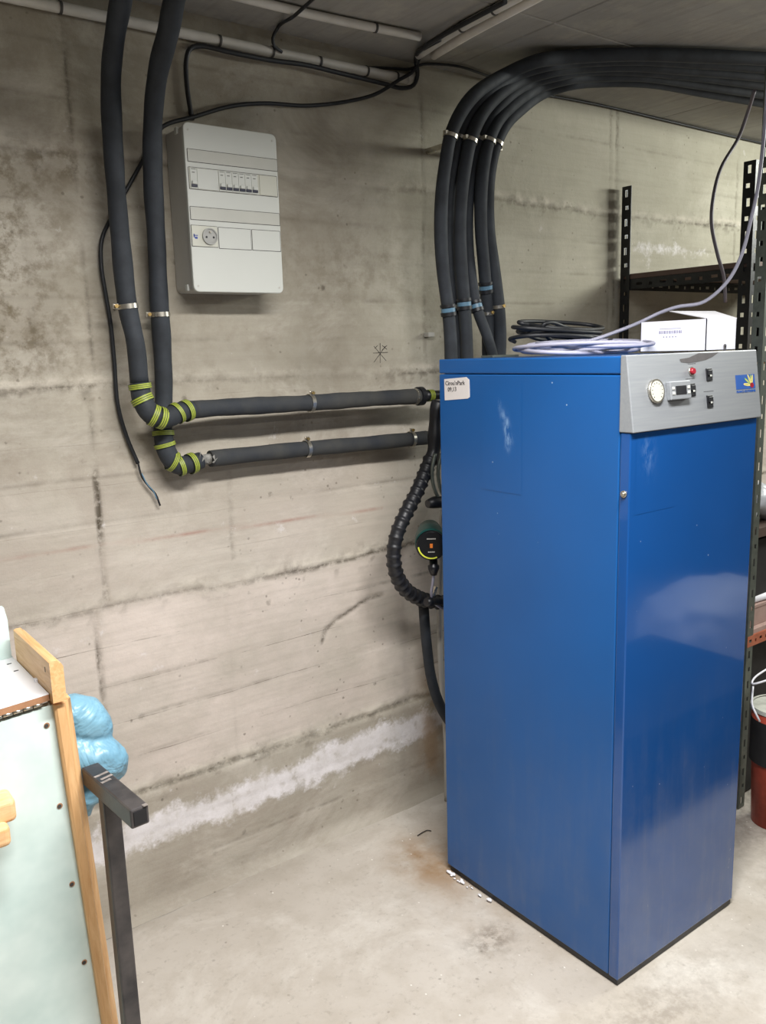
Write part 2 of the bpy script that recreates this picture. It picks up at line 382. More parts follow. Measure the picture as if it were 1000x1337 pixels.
for k, (z0, a) in enumerate(seamZ):
    d = Zg-(z0+wob(.03, 5, 20+k)); n = fbm(Xg, Zg, 30, 3, 40+k)
    amp = np.clip((fbm(Xg, Zg*0, 2.2, 3, 60+k)-.25)*2, (.15, .15, .45, .65)[k], 1)*a
    seam = np.maximum(seam, G(d, .007)*amp); lip = np.maximum(lip, G(d-.014, .012)*amp*.8); h += (n-.3)*.018*G(d-.01, .02)*amp - .004*G(d, .005)*amp
    seam = np.maximum(seam, .5*G(d, .035)*(n > .62)*amp)
# boards between the joints: 5 per lift, own tone and a tiny step
edges = sorted([0]+[z for z, _ in seamZ]+[CEIL])
for a, b in zip(edges[:-1], edges[1:]):
    nb = max(2, int(round((b-a)/.108)))
    for k in range(nb):
        za = a+(b-a)*k/nb; zb = a+(b-a)*(k+1)/nb
        for x0 in np.arange(-2, 5, .97):
            msk = (Zg >= za) & (Zg < zb) & (Xg >= x0+.71-1*.97) & (Xg < x0+.71)
            r = rng.rand(); strength = 1 if b < .95 else .6
            h[msk] += (r-.5)*.0022*strength; tone[msk] = rng.rand()*strength*.8
        if k: line = np.maximum(line, G(Zg-za-wob(.006, 3, 80+k), .0038)*(1 if b < .95 else .5)*np.clip((fbm(Xg, Zg, 1.7, 3, int(100*za))-.38)*6, 0, 1)); h -= .0012*G(Zg-za, .004)
# upright panel joints
for x0, za, zb, a in ((.69, 1.42, 2.33, .7), (.672, .89, 1.43, 1.6), (.64, .36, .89, 1.1), (1.738, 1.45, 2.33, .5), (2.655, 1.0, 2.33, .8), (2.62, 1.0, 2.33, .4), (1.0, .36, .88, .15), (.56, 1.5, 2.3, .3), (1.03, .95, 1.2, .4), (3.45, .8, 2.3, .5)):
    d = Xg-(x0+(fbm(Zg, Xg*0, 4, 4, int(x0*50))-.5)*.012); m = (Zg > za) & (Zg < zb)
    seam = np.maximum(seam, G(d, .006)*a*m*np.clip((fbm(Xg*0, Zg, 7, 3, int(x0*9))-.3)*3, 0, 1)); h -= .003*G(d, .006)*m*a
# plinth: everything under the lowest joint stands a little proud and ends in a cove
low = np.clip((.36+wob(.02, 4, 77)-Zg)/.012, 0, 1); h += .008*low; h += .022*np.clip((.05-Zg)/.05, 0, 1)**2
h += .004*np.clip((fbm(Xg, Zg, 4, 3, 9)-.55)*5, 0, 1)*(Zg < .2)
bloom = G((Zg-(.238+.022*(Xg-.6))-wob(.05, 3, 91)), .05)*1.15*np.clip((Xg-.3)/.3, 0, 1)*np.clip((1.86-Xg)/.12, 0, 1)
bloom = np.maximum(bloom, .5*G(Zg-1.86, .03)*G(Xg-3.0, .3)); 
rough = np.clip((.75-Xg)/.25, 0, 1)*np.clip((2.0-Zg)/.06, 0, 1)*np.clip((Zg-1.4)/.1, 0, 1)*.9+.35*G(Xg-1.5, .35)*G(Zg-1.75, .14)
rough = np.maximum(rough, .9*G(Xg-.66, .12)*G(Zg-1.95, .05))
h -= rough*.004*np.clip((fbm(Xg, Zg, 45, 3, 14)-.5)*5, 0, 1)
pale = np.clip((.9-Zg)/.06, 0, 1)*np.clip((Zg-.36)/.03, 0, 1)*.9+.5*G(Zg-1.0, .25)+.2*(Zg < .36)+.4*G(Xg-2.5, .8)*np.clip((Zg-1.5)/.3, 0, 1)  # lower lift's own pale mottle, with its stronger light put into the colour
tone = np.clip(tone*np.where(Zg < .95, .45, 1)+.35*np.clip((2.12-Zg)/-.15, 0, 1)+.1*(Zg < .22)*fbm(Xg, Zg, 3, 3, 4)+.55*np.clip((.13-Zg)/.08, 0, 1)*fbm(Xg, Zg, 3, 3, 6), 0, 1)
green = np.clip((Xg-1.15)/.9, 0, 1)*np.clip((Zg-1.4)/.25, 0, 1)
zc = 1.052-(Xg-.43)*.026; chalk = G(Zg-zc, .0032)*(Xg < 1.55)
rust = G(Xg-1.72, .06)*np.clip((.6-Zg)/.3, 0, 1)*.8*np.clip(Zg/.1, 0, 1)
# a hooked crack
cr = [W(x, y, 1, WALL) for x, y in ((421, 838), (426, 822), (440, 808), (456, 798), (470, 788), (484, 780), (498, 776))]
for p, q in zip(cr[:-1], cr[1:]):
    L = math.hypot(q.x-p.x, q.z-p.z); t = np.clip(((Xg-p.x)*(q.x-p.x)+(Zg-p.z)*(q.z-p.z))/L**2, 0, 1)
    d = np.hypot(Xg-p.x-t*(q.x-p.x), Zg-p.z-t*(q.z-p.z)); seam = np.maximum(seam, G(d, .006)*.9); h -= .003*G(d, .007)
boards = np.where(Zg < .885, (Zg > .37)*1.0, .35*(Zg < 1.44))
h = h-.0015
WX, WZ, WH = xs.copy(), zs.copy(), h.copy()
def wall_y(x, z): return WALL-float(WH[min(len(WX)-1, int(np.searchsorted(WX, x))), min(len(WZ)-1, int(np.searchsorted(WZ, z)))])
P = np.stack([Xg, WALL-h, Zg], -1)
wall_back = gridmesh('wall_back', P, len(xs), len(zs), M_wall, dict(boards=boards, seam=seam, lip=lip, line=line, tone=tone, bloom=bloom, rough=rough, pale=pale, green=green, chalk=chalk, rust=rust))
ORG['wall_back'] = Vector((0, 0, 0))
b = MB()
for x0, y0, x1, y1 in ((489, 452, 505, 471), (497, 448, 497, 474), (504, 452, 489, 473), (488, 461, 507, 460), (500, 451, 506, 456), (506, 451, 500, 457), (490, 455, 494, 451)):
    p = W(x0, y0, 1, WALL); q = W(x1, y1, 1, WALL); yy = min(wall_y(p.x, p.z), wall_y(q.x, q.z))
    b.tube([Vector((p.x, yy-.0002, p.z)), Vector((q.x, yy-.0002, q.z))], .0009, 4)
b.build('pen_scribble', simple('pen_ink', lin(70, 66, 60), .8), wall_back)['kind'] = 'stuff'
# floor
xs = np.concatenate([np.arange(XL, .3, .06), np.arange(.3, 2.9, .012), np.arange(2.9, XR+.06, .06)]); ys = np.concatenate([np.arange(YF, .5, .08), np.arange(.5, 2.13, .012)])
Xg, Yg = np.meshgrid(xs, ys, indexing='ij')
h = (fbm(Xg, Yg, 2, 4, 31)-.5)*.006+(fbm(Xg, Yg, 16, 3, 33)-.5)*.0015; h += .012*np.clip((Yg-2.04)/.05, 0, 1)**2; h -= np.max(h[(Yg < 2.0)])
rust = 1.0*G(Xg-1.47, .11)*G(Yg-1.79, .13)+.45*G(Xg-1.5, .2)*G(Yg-1.6, .25)
g = W(640, 1225, 2, 0); g2 = W(850, 1330, 2, 0)
grime = .8*G(Xg-g.x, .07)*G(Yg-g.y, .05)+.5*G(Xg-2.5, .35)*G(Yg-1.3, .3)+.4*G(Xg-g2.x, .3)*G(Yg-g2.y, .1)
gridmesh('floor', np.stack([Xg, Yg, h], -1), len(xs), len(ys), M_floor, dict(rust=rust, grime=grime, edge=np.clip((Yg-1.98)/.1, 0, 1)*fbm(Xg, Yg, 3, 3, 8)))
# ceiling with the joints of its shuttering
def cuts(a, b, js, wd=.005):
    s = {a, b}
    for j in js:
        for k in (-wd, -wd*.4, wd*.4, wd): s.add(j+k)
    return np.array(sorted(s))
jx = [-.3, .45, W(670, 53, 2, CEIL).x, 2.9, 3.9]; jy = [-1.6, -.6, .35, W(727, 31, 2, CEIL).y]
cx = cuts(XL, XR, jx); cy = cuts(YF, WALL+.03, jy); Xg, Yg = np.meshgrid(cx, cy, indexing='ij')
h = np.zeros_like(Xg)
for j in jx: h = np.maximum(h, .003*(abs(Xg-j) < .003))
for j in jy: h = np.maximum(h, .003*(abs(Yg-j) < .003))
gridmesh('ceiling', np.stack([Xg, Yg, CEIL+h], -1), len(cx), len(cy), M_ceil, {}, flip=True).data.polygons.foreach_set('use_smooth', [False]*((len(cx)-1)*(len(cy)-1)))
MB().box((XL-.1, YF, 0), (XL, WALL+.05, CEIL)).build('wall_left', M_plain, kind='structure')
MB().box((XR, YF, 0), (XR+.1, WALL+.05, CEIL)).build('wall_right', M_plain, kind='structure')
MB().box((XL-.1, YF-.1, 0), (XR+.1, YF, CEIL)).build('wall_front', M_plain, kind='structure')

# ------------------------------------------------------------------ heating cabinet
BX0, BX1, BY0, BY1, BZ = 1.476, 1.965, 1.108, 1.718, 1.476
cab = empty('heating_cabinet', ((BX0+BX1)/2, (BY0+BY1)/2, 0), 'tall blue metal heating cabinet with silver control panel standing on the floor', 'heating cabinet')
MB().box((BX0+.004, BY0+.003, 0), (BX1-.004, BY1-.01, .03)).build('plinth', M_black, cab)
seamY = BY0+.026
b = MB().box((BX0, seamY+.002, .016), (BX1, BY1, 1.4375), .003); sp = b.build('side_panel', M_blue, cab)
# scuff of pale paint on the side, as a vertex mask on a finer skin of the same panel
def skin(x, y0, y1, z0, z1, ny, nz, fn):
    me_v = []; ms = []
    for i in range(ny+1):
        for j in range(nz+1):
            y = y0+(y1-y0)*i/ny; z = z0+(z1-z0)*j/nz; me_v.append((x, y, z)); ms.append(fn(y, z))
    fs = [[i*(nz+1)+j, (i+1)*(nz+1)+j, (i+1)*(nz+1)+j+1, i*(nz+1)+j+1] for i in range(ny) for j in range(nz)]
    return me_v, fs, ms
sc = [(W(x, y, 0, BX0), r) for x, y, r in ((652, 528, .008), (656, 542, .01), (661, 552, .014), (662, 563, .014), (666, 572, .013), (661, 578, .01), (664, 583, .008))]
v, f, ms = skin(BX0-.0006, 1.42, 1.56, 1.15, 1.42, 30, 60, lambda y, z: min(1, sum(math.exp(-((y-p.y)/(r*.6))**2-((z-p.z)/(r*1.3))**2) for p, r in sc)))
b = MB().add(v, f, 0); o = b.build('paint_scuff', M_blue, sp); a = o.data.attributes.new('scuff', 'FLOAT', 'POINT'); a.data.foreach_set('value', ms); o['label'] = 'pale scuffed patch of paint'
MB().box((BX0, seamY+.002, 1.4395), (BX1, BY1, BZ), .003).build('top_cover', M_blue, cab)
dr = MB().box((BX0, BY0, .016), (BX1, seamY, 1.317), .0025).build('door', M_bluegl, cab)
v, f, ms = skin(0, BX0+.02, BX0+.16, 1.14, 1.31, 20, 30, lambda x, z: .35*math.exp(-((x-(BX0+.06+.12*(1.28-z)))/.02)**2-((z-1.265)/.035)**2))
b = MB().add([(y, BY0-.0004, z) for x, y, z in v], f, 0); o = b.build('door_scuff', M_bluegl, dr); a = o.data.attributes.new('scuff', 'FLOAT', 'POINT'); a.data.foreach_set('value', ms)
p = W(815, 645, 0, BX0)
MB().disc((BX0, p.y, p.z), (-1, 0, 0), .0075, .004, 16).disc((BX0-.004, p.y, p.z), (-1, 0, 0), .0055, .004, 16, 0, .003).build('door_screw', M_steel, cab)
# control panel, its face leaning back
PZ0, PZ1 = 1.318, 1.4785; PX0, PX1 = BX0-.003, BX1+.004
fy = lambda z: 1.099+(1.121-1.099)*(z-PZ0)/(PZ1-PZ0)
b = MB(); poly = [(PZ0, fy(PZ0)), (PZ1, fy(PZ1)), (PZ1, 1.136), (PZ0, 1.136)]
vs = [(PX0, y, z) for z, y in poly]+[(PX1, y, z) for z, y in poly]
b.add(vs, [[0, 1, 2, 3], [7, 6, 5, 4], [0, 4, 5, 1], [1, 5, 6, 2], [2, 6, 7, 3], [3, 7, 4, 0]])
cp = b.build('control_panel', M_silver, cab)
bv = cp.modifiers.new('bev', 'BEVEL'); bv.width = .002; bv.segments = 2
ez = Vector((0, fy(1)-fy(0), 1)).normalized(); ex = Vector((1, 0, 0)); nn = -(ez.cross(ex)) if (ez.cross(ex)).y > 0 else ez.cross(ex)
def PF(x, y):
    q = W(x, y, 1, 1.108); q = W(x, y, 1, fy(q.z)); return q
def pbox(c, w, hh, d, bev=.001, lift=0, mb=None, mi=0):
    R = Matrix((ex, -nn, ez)).transposed(); mb = mb or MB()
    return mb.obox(c+nn*(d/2+lift), (w, d, hh), R, bev, mi)
# pressure gauge
c = PF(855, 511); R0 = .0258
g = MB().disc(c, nn, R0, .006, 28).disc(c+nn*.006, nn, R0*.85, .0004, 28, 1); 
for k in range(11):
    a = radians(225-27*k); d = ex*cos(a)+ez*sin(a); pc = c+nn*.0068+d*R0*.68
    g.obox(pc, (.0008, .0006, .003), Matrix((d.cross(nn), -nn, d)).transposed(), 0, 2)
g = g.build('pressure_gauge', [M_steel, M_ivory, M_ink], cp, label='round white pressure gauge with chrome rim')
c = PF(883, 510)
m = pbox(c, .074, .040, .012, .002).build('thermostat_module', M_silver, cp)
m2 = MB(); pbox(c+ez*0, .038, .019, .001, .0003, .012, m2, 0)
for sx, sz in ((-.028, .005), (-.028, -.006), (.028, .005), (.028, -.006)): pbox(c+ex*sx+ez*sz, .009, .006, .0015, .0006, .012, m2, 1)
m2.build('thermostat_display', [M_black, M_white], cp)
c = PF(902, 485); MB().disc(c, nn, .010, .003, 16, 1).disc(c+nn*.003, nn, .008, .006, 16, 0, .006).build('red_indicator_light', [M_red, M_steel], cp, label='red indicator light')
for (x, y) in ((903, 509), (925, 489), (926, 524)):
    c = PF(x, y); b = MB(); pbox(c, .022, .028, .003, .001, 0, b, 0); pbox(c+ez*.004, .016, .012, .004, .001, .002, b, 0); pbox(c-ez*.003+nn*.0015, .006, .004, .001, .0003, .004, b, 1)  # last box is a white highlight put on the rocker
    b.build('rocker_switch', [M_black, M_white], cp)
for (x, y, wd) in ((901, 494.5, .035), (925, 511, .04), (903, 475, .03)):
    b = MB(); c = PF(x, y)
    for k in range(7): pbox(c+ex*(k-3)*wd/7, wd/10, .0012, .0003, 0, 0, b)
    b.build('switch_lettering', M_ink, cp)
# emblem: blue square with a hand, and the firm's words
c = PF(973, 498.5); E = .082; Hh = .034
b = MB(); pbox(c, E, Hh, .0006, 0, 0, b, 0)
palm = c+ex*.026-ez*.009
for k, ang in enumerate((174, 150, 122, 98, 78)):
    d = ex*cos(radians(ang))+ez*sin(radians(ang)); L = (.034, .033, .028, .024, .023)[k]
    n2 = 8; e = d.cross(nn)
    vs = [palm+nn*.0009+d*(.003+L*.5)+d*cos(2*pi*i/n2)*L*.5+e*sin(2*pi*i/n2)*.0034 for i in range(n2)]
    b.add(vs, [list(range(n2))], 1 if k % 2 == 0 else 2)
    vs = [palm+nn*.00095+d*(.003+L*.55)+d*cos(2*pi*i/n2)*L*.3+e*sin(2*pi*i/n2)*.0008 for i in range(n2)]
    b.add(vs, [list(range(n2))], 2 if k % 2 == 0 else 1)
b.add([palm+nn*.001+ex*cos(2*pi*i/14)*.0085+ez*sin(2*pi*i/14)*.0062 for i in range(14)], [list(range(14))], 3)
text_mb('FRANCE GEOTHERMIE', frameM(c-ez*.0225+nn*.0006, ex, ez), .0082, 0, b)
b.build('emblem', [M_logob, M_hfy, M_hfg, M_red], cp, label='blue square emblem with a yellow and green hand')
# dark smear on the panel's top edge
b = MB(); pts = []
q = [(899, 467), (912, 461), (928, 461), (938, 460), (930, 466), (921, 470), (908, 473), (898, 474), (889, 473), (887, 469)]
b.add([PF(x, y)+nn*.0006 for x, y in q], [list(range(len(q)))]); b.build('dark_smear', M_smear, cp, label='dark smear on the panel edge')
# handwritten note
y0, y1, z0, z1 = 1.601, 1.697, 1.373, 1.428
q = [(y1, z1-.003), (1.612, z1+.003), (y0, z1-.004), (y0-.001, z0+.008), (y0+.006, z0+.004), (y1-.001, z0-.003)]
b = MB(); b.add([(BX0-.0008, y, z) for y, z in q]+[(BX0-.0001, y, z) for y, z in q], [list(range(6))]+[[i, (i+1) % 6, (i+1) % 6+6, i+6] for i in range(6)], 0)
text_mb("Cirou'nPark", frameM((BX0-.001, 1.655, 1.415), (0, -1, .03), (0, .03, 1)), .0155, 1, b)
text_mb("09,13", frameM((BX0-.001, 1.666, 1.399), (0, -1, .05), (0, .05, 1)), .0155, 1, b)
b.build('paper_sticker', [M_paper, M_ink], cab, label='white handwritten sticker')
# small plate on top where the hoses enter
p0 = W(633, 466, 1, 1.70); MB().box((p0.x, 1.67, BZ), (p0.x+.1, 1.715, BZ+.006), .001).build('top_plate', M_galv, cab)
# crumbs of foam along the foot of the cabinet
b = MB()
for k in range(18):
    y = 1.70-abs(rng.randn())*.10; x = BX0-.006-rng.rand()*.012; s = .0016+rng.rand()**2*.0055
    bm = bmesh.new(); bmesh.ops.create_icosphere(bm, subdivisions=1, radius=s)
    b.add([(v.co.x*(.7+rng.rand()*.6)+x, v.co.y*(1+rng.rand())+y, v.co.z*.7+s*.55) for v in bm.verts], [[v.index for v in f.verts] for f in bm.faces]); bm.free()
o = b.build('foam_crumbs', M_card, loc=(BX0, 1.6, 0)); tag(o, 'white foam crumbs along the bottom edge of the blue cabinet', 'debris'); o['kind'] = 'stuff'
pts = spline([W(545, 1091, 2, .003), W(553, 1086, 2, .006), W(558, 1084, 2, .004), W(563, 1085, 2, .003)], .01)
tag(MB().tube(pts, .0015, 6).build('wire_offcut', M_cable, loc=tuple(pts[0])), 'short dark bent wire offcut lying on the floor left of the cabinet', 'wire')

# ------------------------------------------------------------------ pipe helpers
def ring_band(mb, c, t, r, wd, th, mi=0, n=24, tilt=None, a0=0, a1=2*pi, stripes=None):
    """flat band round a pipe: centre c, axis t"""
    t = Vector(t).normalized()
    if tilt is not None: t = (t+Vector(tilt)).normalized()
    a = Vector((0, 0, 1)) if abs(t.z) < .9 else Vector((1, 0, 0)); n1 = (a-t*a.dot(t)).normalized(); n2 = t.cross(n1)
    full = abs(a1-a0-2*pi) < 1e-4; m = n if full else n+1
    S_ = stripes or [mi]; k = len(S_)
    vs = []
    for s in range(k+1):
        off = -wd/2+wd*s/k
        for i in range(m):
            g = a0+(a1-a0)*i/n; d = n1*cos(g)+n2*sin(g); vs.append(c+t*off+d*(r+th))
    vs2 = [c+t*off+(n1*cos(a0+(a1-a0)*i/n)+n2*sin(a0+(a1-a0)*i/n))*r for off in (-wd/2, wd/2) for i in range(m)]
    for s in range(k):
        mb.add([vs[s*m+i] for i in range(m)]+[vs[(s+1)*m+i] for i in range(m)], [[i, (i+1) % m, (i+1) % m+m, i+m] for i in range(n if full else m-1)], S_[s], True)
    for e, row in ((0, vs[:m]), (1, vs[k*m:])):
        mb.add(row+vs2[e*m:(e+1)*m], [[i, (i+1) % m, (i+1) % m+m, i+m] for i in range(n if full else m-1)], S_[0])
def clamp(parent, c, t, r, side, wallpt=None, name='pipe_clamp'):
    b = MB(); ring_band(b, Vector(c), t, r, .011, .0018)
    s = Vector(side).normalized(); b.obox(Vector(c)+s*(r+.005), (.014, .006, .012), Matrix.Identity(3), .001)
    b.disc(Vector(c)+s*(r+.006)-Vector((0, .006, 0)), (0, -1, 0), .0045, .004, 10, 1)
    if wallpt: b.disc(Vector(c)+Vector((0, r, 0)), (0, 1, 0), .004, max(.004, WALL-c[1]-r-.001), 8)
    return b.build(name, [M_steel, M_brass], parent)
def at_frac(pts, f):
    i = int(f*(len(pts)-1)); i = max(1, min(len(pts)-2, i)); return pts[i], (pts[i+1]-pts[i-1]).normalized()
def near_px(pts, x, y):
    """index of the spline point that is seen nearest to that place"""
    best = 0; bd = 1e9
    for i, p in enumerate(pts):
        d = p-CAM; z = d.dot(FWD)
        if z <= 0: continue
        q = (500+FPX*d.dot(RT)/z, 668.5-FPX*d.dot(UP)/z); e = (q[0]-x)**2+(q[1]-y)**2
        if e < bd: bd = e; best = i
    return best

# ---- left insulated pipe (goes to the upper horizontal run)
YA, YB = 1.985, 2.025; RP = .0222
def D(x, y, d): return CAM+ray(x, y)*d
pa = [(158, 0, 1.765), (151, 40, 1.81), (145, 96, 1.87), (146, 160, 1.92), (151, 240, 1.955)]
PA = [Vector((.6, 1.2, 2.285)), Vector((.68, 1.45, 2.283))]+[D(*q) for q in pa]
PA = [Vector((.62, 1.15, 2.29)), Vector((.66, 1.45, 2.285)), D(162, -30, 1.72)]+[D(*q) for q in pa]+[W(158, 320, 1, 2.0), W(166.5, 400, 1, 1.995), W(177, 449, 1, YA), W(182, 500, 1, YA)]
elA = [W(182, 500, 1, YA), W(186, 522, 1, YA-.003), W(197, 540, 1, YA-.012), W(215, 546, 1, YA-.02), W(235, 538, 1, YA-.015), W(251, 535, 1, YA-.01)]
hA = [W(251, 535, 1, YA-.01), W(290, 532, 1, YA), W(330, 530, 1, YA), W(405, 526, 1, YA+.005), W(480, 521, 1, YA+.005), W(553, 517, 1, YA)]
pipeA = empty('insulated_pipe', (.78, YA, 1.33), 'black foam-lagged pipe, left drop, bending into the upper horizontal run', 'pipe')
sA = spline(PA); irr = lambda seed: (lambda i, t: RP*(1+.035*math.sin(i*.37+seed)+.02*math.sin(i*1.1+seed*2)))
MB().tube(sA, RP, 20, rfun=irr(1)).build('vertical_lagging', M_foam, pipeA)
eA = spline(elA, .01); MB().tube(eA, RP, 20, rfun=lambda i, t: RP*(1.02+.1*math.sin(pi*t))).build('elbow_lagging', M_foam, pipeA)
sH = spline(hA, .015); MB().tube(sH, RP, 20, rfun=irr(3)).build('horizontal_lagging', M_dustfoam, pipeA)
c, t = sA[near_px(sA, 165, 405)], (0.1, 0, -1); clamp(pipeA, c, t, RP+.001, (-1, 0, 0), True)
i = near_px(sH, 406, 526); clamp(pipeA, sH[i], (1, 0, -.02), RP+.001, (0, -.4, 1), True)
i = near_px(sH, 549, 517); b = MB(); ring_band(b, sH[i], (1, 0, 0), RP, .016, .006); ring_band(b, sH[i]-Vector((.02, 0, 0)), (1, 0, 0), RP, .009, .002, 1); b.build('end_collar', [M_rub, M_steel], pipeA)
e0 = sH[-1]
MB().tube([e0, e0+Vector((.03, 0, 0)), e0+Vector((.09, -.01, 0))], .014, 14).build('pipe_stub', M_rub, pipeA)
TS = [1, 0, 0, 1, 0, 0, 1, 0, 0, 1]
def wraps(parent, path, specs, r=RP*1.08):
    for (x, y, tilt, wd, a0, a1) in specs:
        i = max(1, min(len(path)-2, near_px(path, x, y))); b = MB(); t = (path[i+1]-path[i-1]).normalized()
        ring_band(b, path[i], t, r*1.04, wd, .0022, 0, 26, tilt, a0, a1, TS)
        b.build('striped_tape', [M_yel, M_grn], parent)
        bpy.data.objects[list(ORG.keys())[-1]]['label'] = 'yellow-green striped insulating tape'
full = (0, 2*pi)
wraps(pipeA, sA+eA, [(183, 505, (.05, 0, .0), .014, *full), (187, 523, (0, .0, .35), .017, *full), (202, 540, (.5, 0, -.2), .015, *full), (212, 545, (-.35, .2, 0), .018, *full)])
wraps(pipeA, eA+sH, [(231, 537, (0, .0, .12), .012, *full), (243, 535, (0, .1, .2), .015, *full)])
ring = MB(); ring_band(ring, e0+Vector((.025, 0, 0)), (1, 0, 0), .016, .02, .002, 0, 16, None, 0, 2*pi, TS); ring.build('striped_tape', [M_yel, M_grn], pipeA)
# ---- right insulated pipe (goes to the lower horizontal run)
PB = [Vector((.72, 1.1, 2.29)), Vector((.76, 1.4, 2.285)), D(238, -35, 1.69), D(227.6, 0, 1.74), D(220, 40, 1.80), D(206, 96, 1.88), D(199.5, 160, 1.95), D(200, 240, 2.0), W(204.6, 320, 1, 2.02), W(208, 400, 1, YB), W(211, 440, 1, YB+.005), W(214, 505, 1, YB+.01), W(213, 545, 1, YB+.012)]
pipeB = empty('insulated_pipe', (.85, YB, 1.22), 'black foam-lagged pipe, right drop beside the fuse box, bending into the lower horizontal run', 'pipe')
sB = spline(PB); MB().tube(sB, RP, 20, rfun=irr(5)).build('vertical_lagging', M_foam, pipeB)
eB = spline([W(213, 545, 1, YB+.012), W(213, 566, 1, YB+.005), W(218, 590, 1, YB), W(231, 607, 1, YB-.003), W(246, 606, 1, YB-.003), W(262, 601, 1, YB)], .01)
MB().tube(eB, RP, 20, rfun=lambda i, t: RP*(.98+.1*math.sin(pi*t))).build('elbow_lagging', M_foam, pipeB)
hB = spline([W(274, 599, 1, YB), W(330, 593, 1, YB), W(400, 586, 1, YB), W(480, 579, 1, YB), W(556, 571.5, 1, YB-.005)], .015)
MB().tube(hB, RP, 20, rfun=lambda i, t: RP*(.97+.03*math.sin(i*.5))).build('horizontal_lagging', M_dustfoam, pipeB)
MB().tube([W(258, 602, 1, YB), W(268, 600, 1, YB), W(280, 598, 1, YB)], .014, 12).build('bare_joint', M_rag, pipeB, label='bare grey joint between the lagging pieces')
b = MB(); 
for k in range(5):
    c0 = W(262+4*k, 594+(k % 3)*5, 1, YB-.022); b.add([c0+Vector((rng.randn()*.006, -.002*k, rng.randn()*.008)) for _ in range(3)], [[0, 1, 2]])
b.build('torn_tape', M_rag, pipeB)
clamp(pipeB, sB[near_px(sB, 208, 407)], (0.03, 0, -1), RP+.001, (-1, 0, 0), True)
i = near_px(hB, 400, 586); clamp(pipeB, hB[i], (1, 0, -.02), RP+.001, (0, -.2, 1), True)
i = near_px(hB, 535, 574); clamp(pipeB, hB[i], (1, 0, -.02), RP+.001, (0, -.2, 1), True)
e1 = hB[-1]; MB().tube([e1, e1+Vector((.03, -.005, 0)), e1+Vector((.08, -.02, 0))], .02, 14).build('pipe_stub', M_rub, pipeB)
wraps(pipeB, sB+eB, [(213, 567, (0, 0, .1), .013, *full), (218, 580, (.1, 0, -.1), .011, *full), (226, 601, (.5, 0, .2), .014, *full), (233, 607, (.1, 0, .45), .014, *full), (249, 606, (.2, .1, .1), .016, *full)])

# ------------------------------------------------------------------ fuse box
FY = 1.972
q0 = W(240, 160, 1, FY); q1 = W(369, 383, 1, FY); fx0, fx1, fz1, fz0 = q0.x-.003, q1.x+.003, q0.z+.003, q1.z
fb = empty('distribution_board', ((fx0+fx1)/2, WALL, fz0), 'white plastic fuse box with breakers and a socket hung on the concrete wall', 'fuse box')
b = MB().prism(rrect(fx0+.003, fx1-.003, fz0+.003, fz1-.003, .012), FY+.012, WALL-.004); b.build('enclosure', M_whside, fb)
cov = MB().prism(rrect(fx0, fx1, fz0, fz1, .014, 8), FY, FY+.012).build('front_cover', M_white, fb)
bv = cov.modifiers.new('bev', 'BEVEL'); bv.width = .002; bv.segments = 2; bv.limit_method = 'ANGLE'
def fq(x, y): q = W(x, y, 1, FY-.001); return q.x, q.z
def plate(name, xa, xb, za, zb, lift, mat, parent, rim=True, r=.001):
    b = MB()
    if rim: b.prism(rrect(xa-.0012, xb+.0012, za-.0012, zb+.0012, r+.0005, 2), FY-.0006, FY+.001, 1)
    b.prism(rrect(xa, xb, za, zb, r, 2), FY-lift, FY+.001, 0); return b.build(name, [mat, M_gap], parent)
xa = fq(245, 202)[0]; xb = fq(362, 219)[0]
za = fq(245, 210)[1]; zb = fq(244, 194)[1]; plate('label_window', xa, xb, za, zb, .0012, M_lens, cov)
plate('label_window', fq(249, 280)[0], fq(365, 290)[0], fq(249, 286)[1], fq(248.5, 269.6)[1], .0012, M_lens, cov)
za = fq(247, 246)[1]; zb = fq(246.5, 218)[1]; plate('module_opening', fq(247, 232)[0], fq(362, 248)[0], za, zb, .0008, M_ivory, cov)
X0 = fq(247, 232)[0]; MW = .0178
def breaker(x):
    b = MB(); b.prism(rrect(x+.0004, x+MW-.0004, za+.001, zb-.001, .001, 1), FY-.003, FY, 0)
    b.box((x+.003, FY-.008, za+.010), (x+MW-.003, FY-.003, za+.018), .0015, 0)
    b.box((x+.0015, FY-.0065, za+.004), (x+MW-.0015, FY-.003, za+.0105), .001, 1)
    b.box((x+.005, FY-.0035, zb-.012), (x+MW-.006, FY-.003, zb-.0105), 0, 2); b.box((x+.003, FY-.0035, zb-.004), (x+MW-.003, FY-.003, zb-.003), 0, 2)
    b.build('circuit_breaker', [M_white, M_toggle, M_gap], fb)
breaker(X0+.002)
x6 = fq(286, 247)[0]
for k in range(6): breaker(x6+MW*k)
xb4 = x6+MW*6+.006
plate('blank_cover', xb4, fq(361, 248)[0], za+.001, zb-.001, .0025, M_ivory, cov, False)
plate('blank_cover', X0+MW+.003, x6-.001, za+.001, zb-.001, .0025, M_white, cov, False)
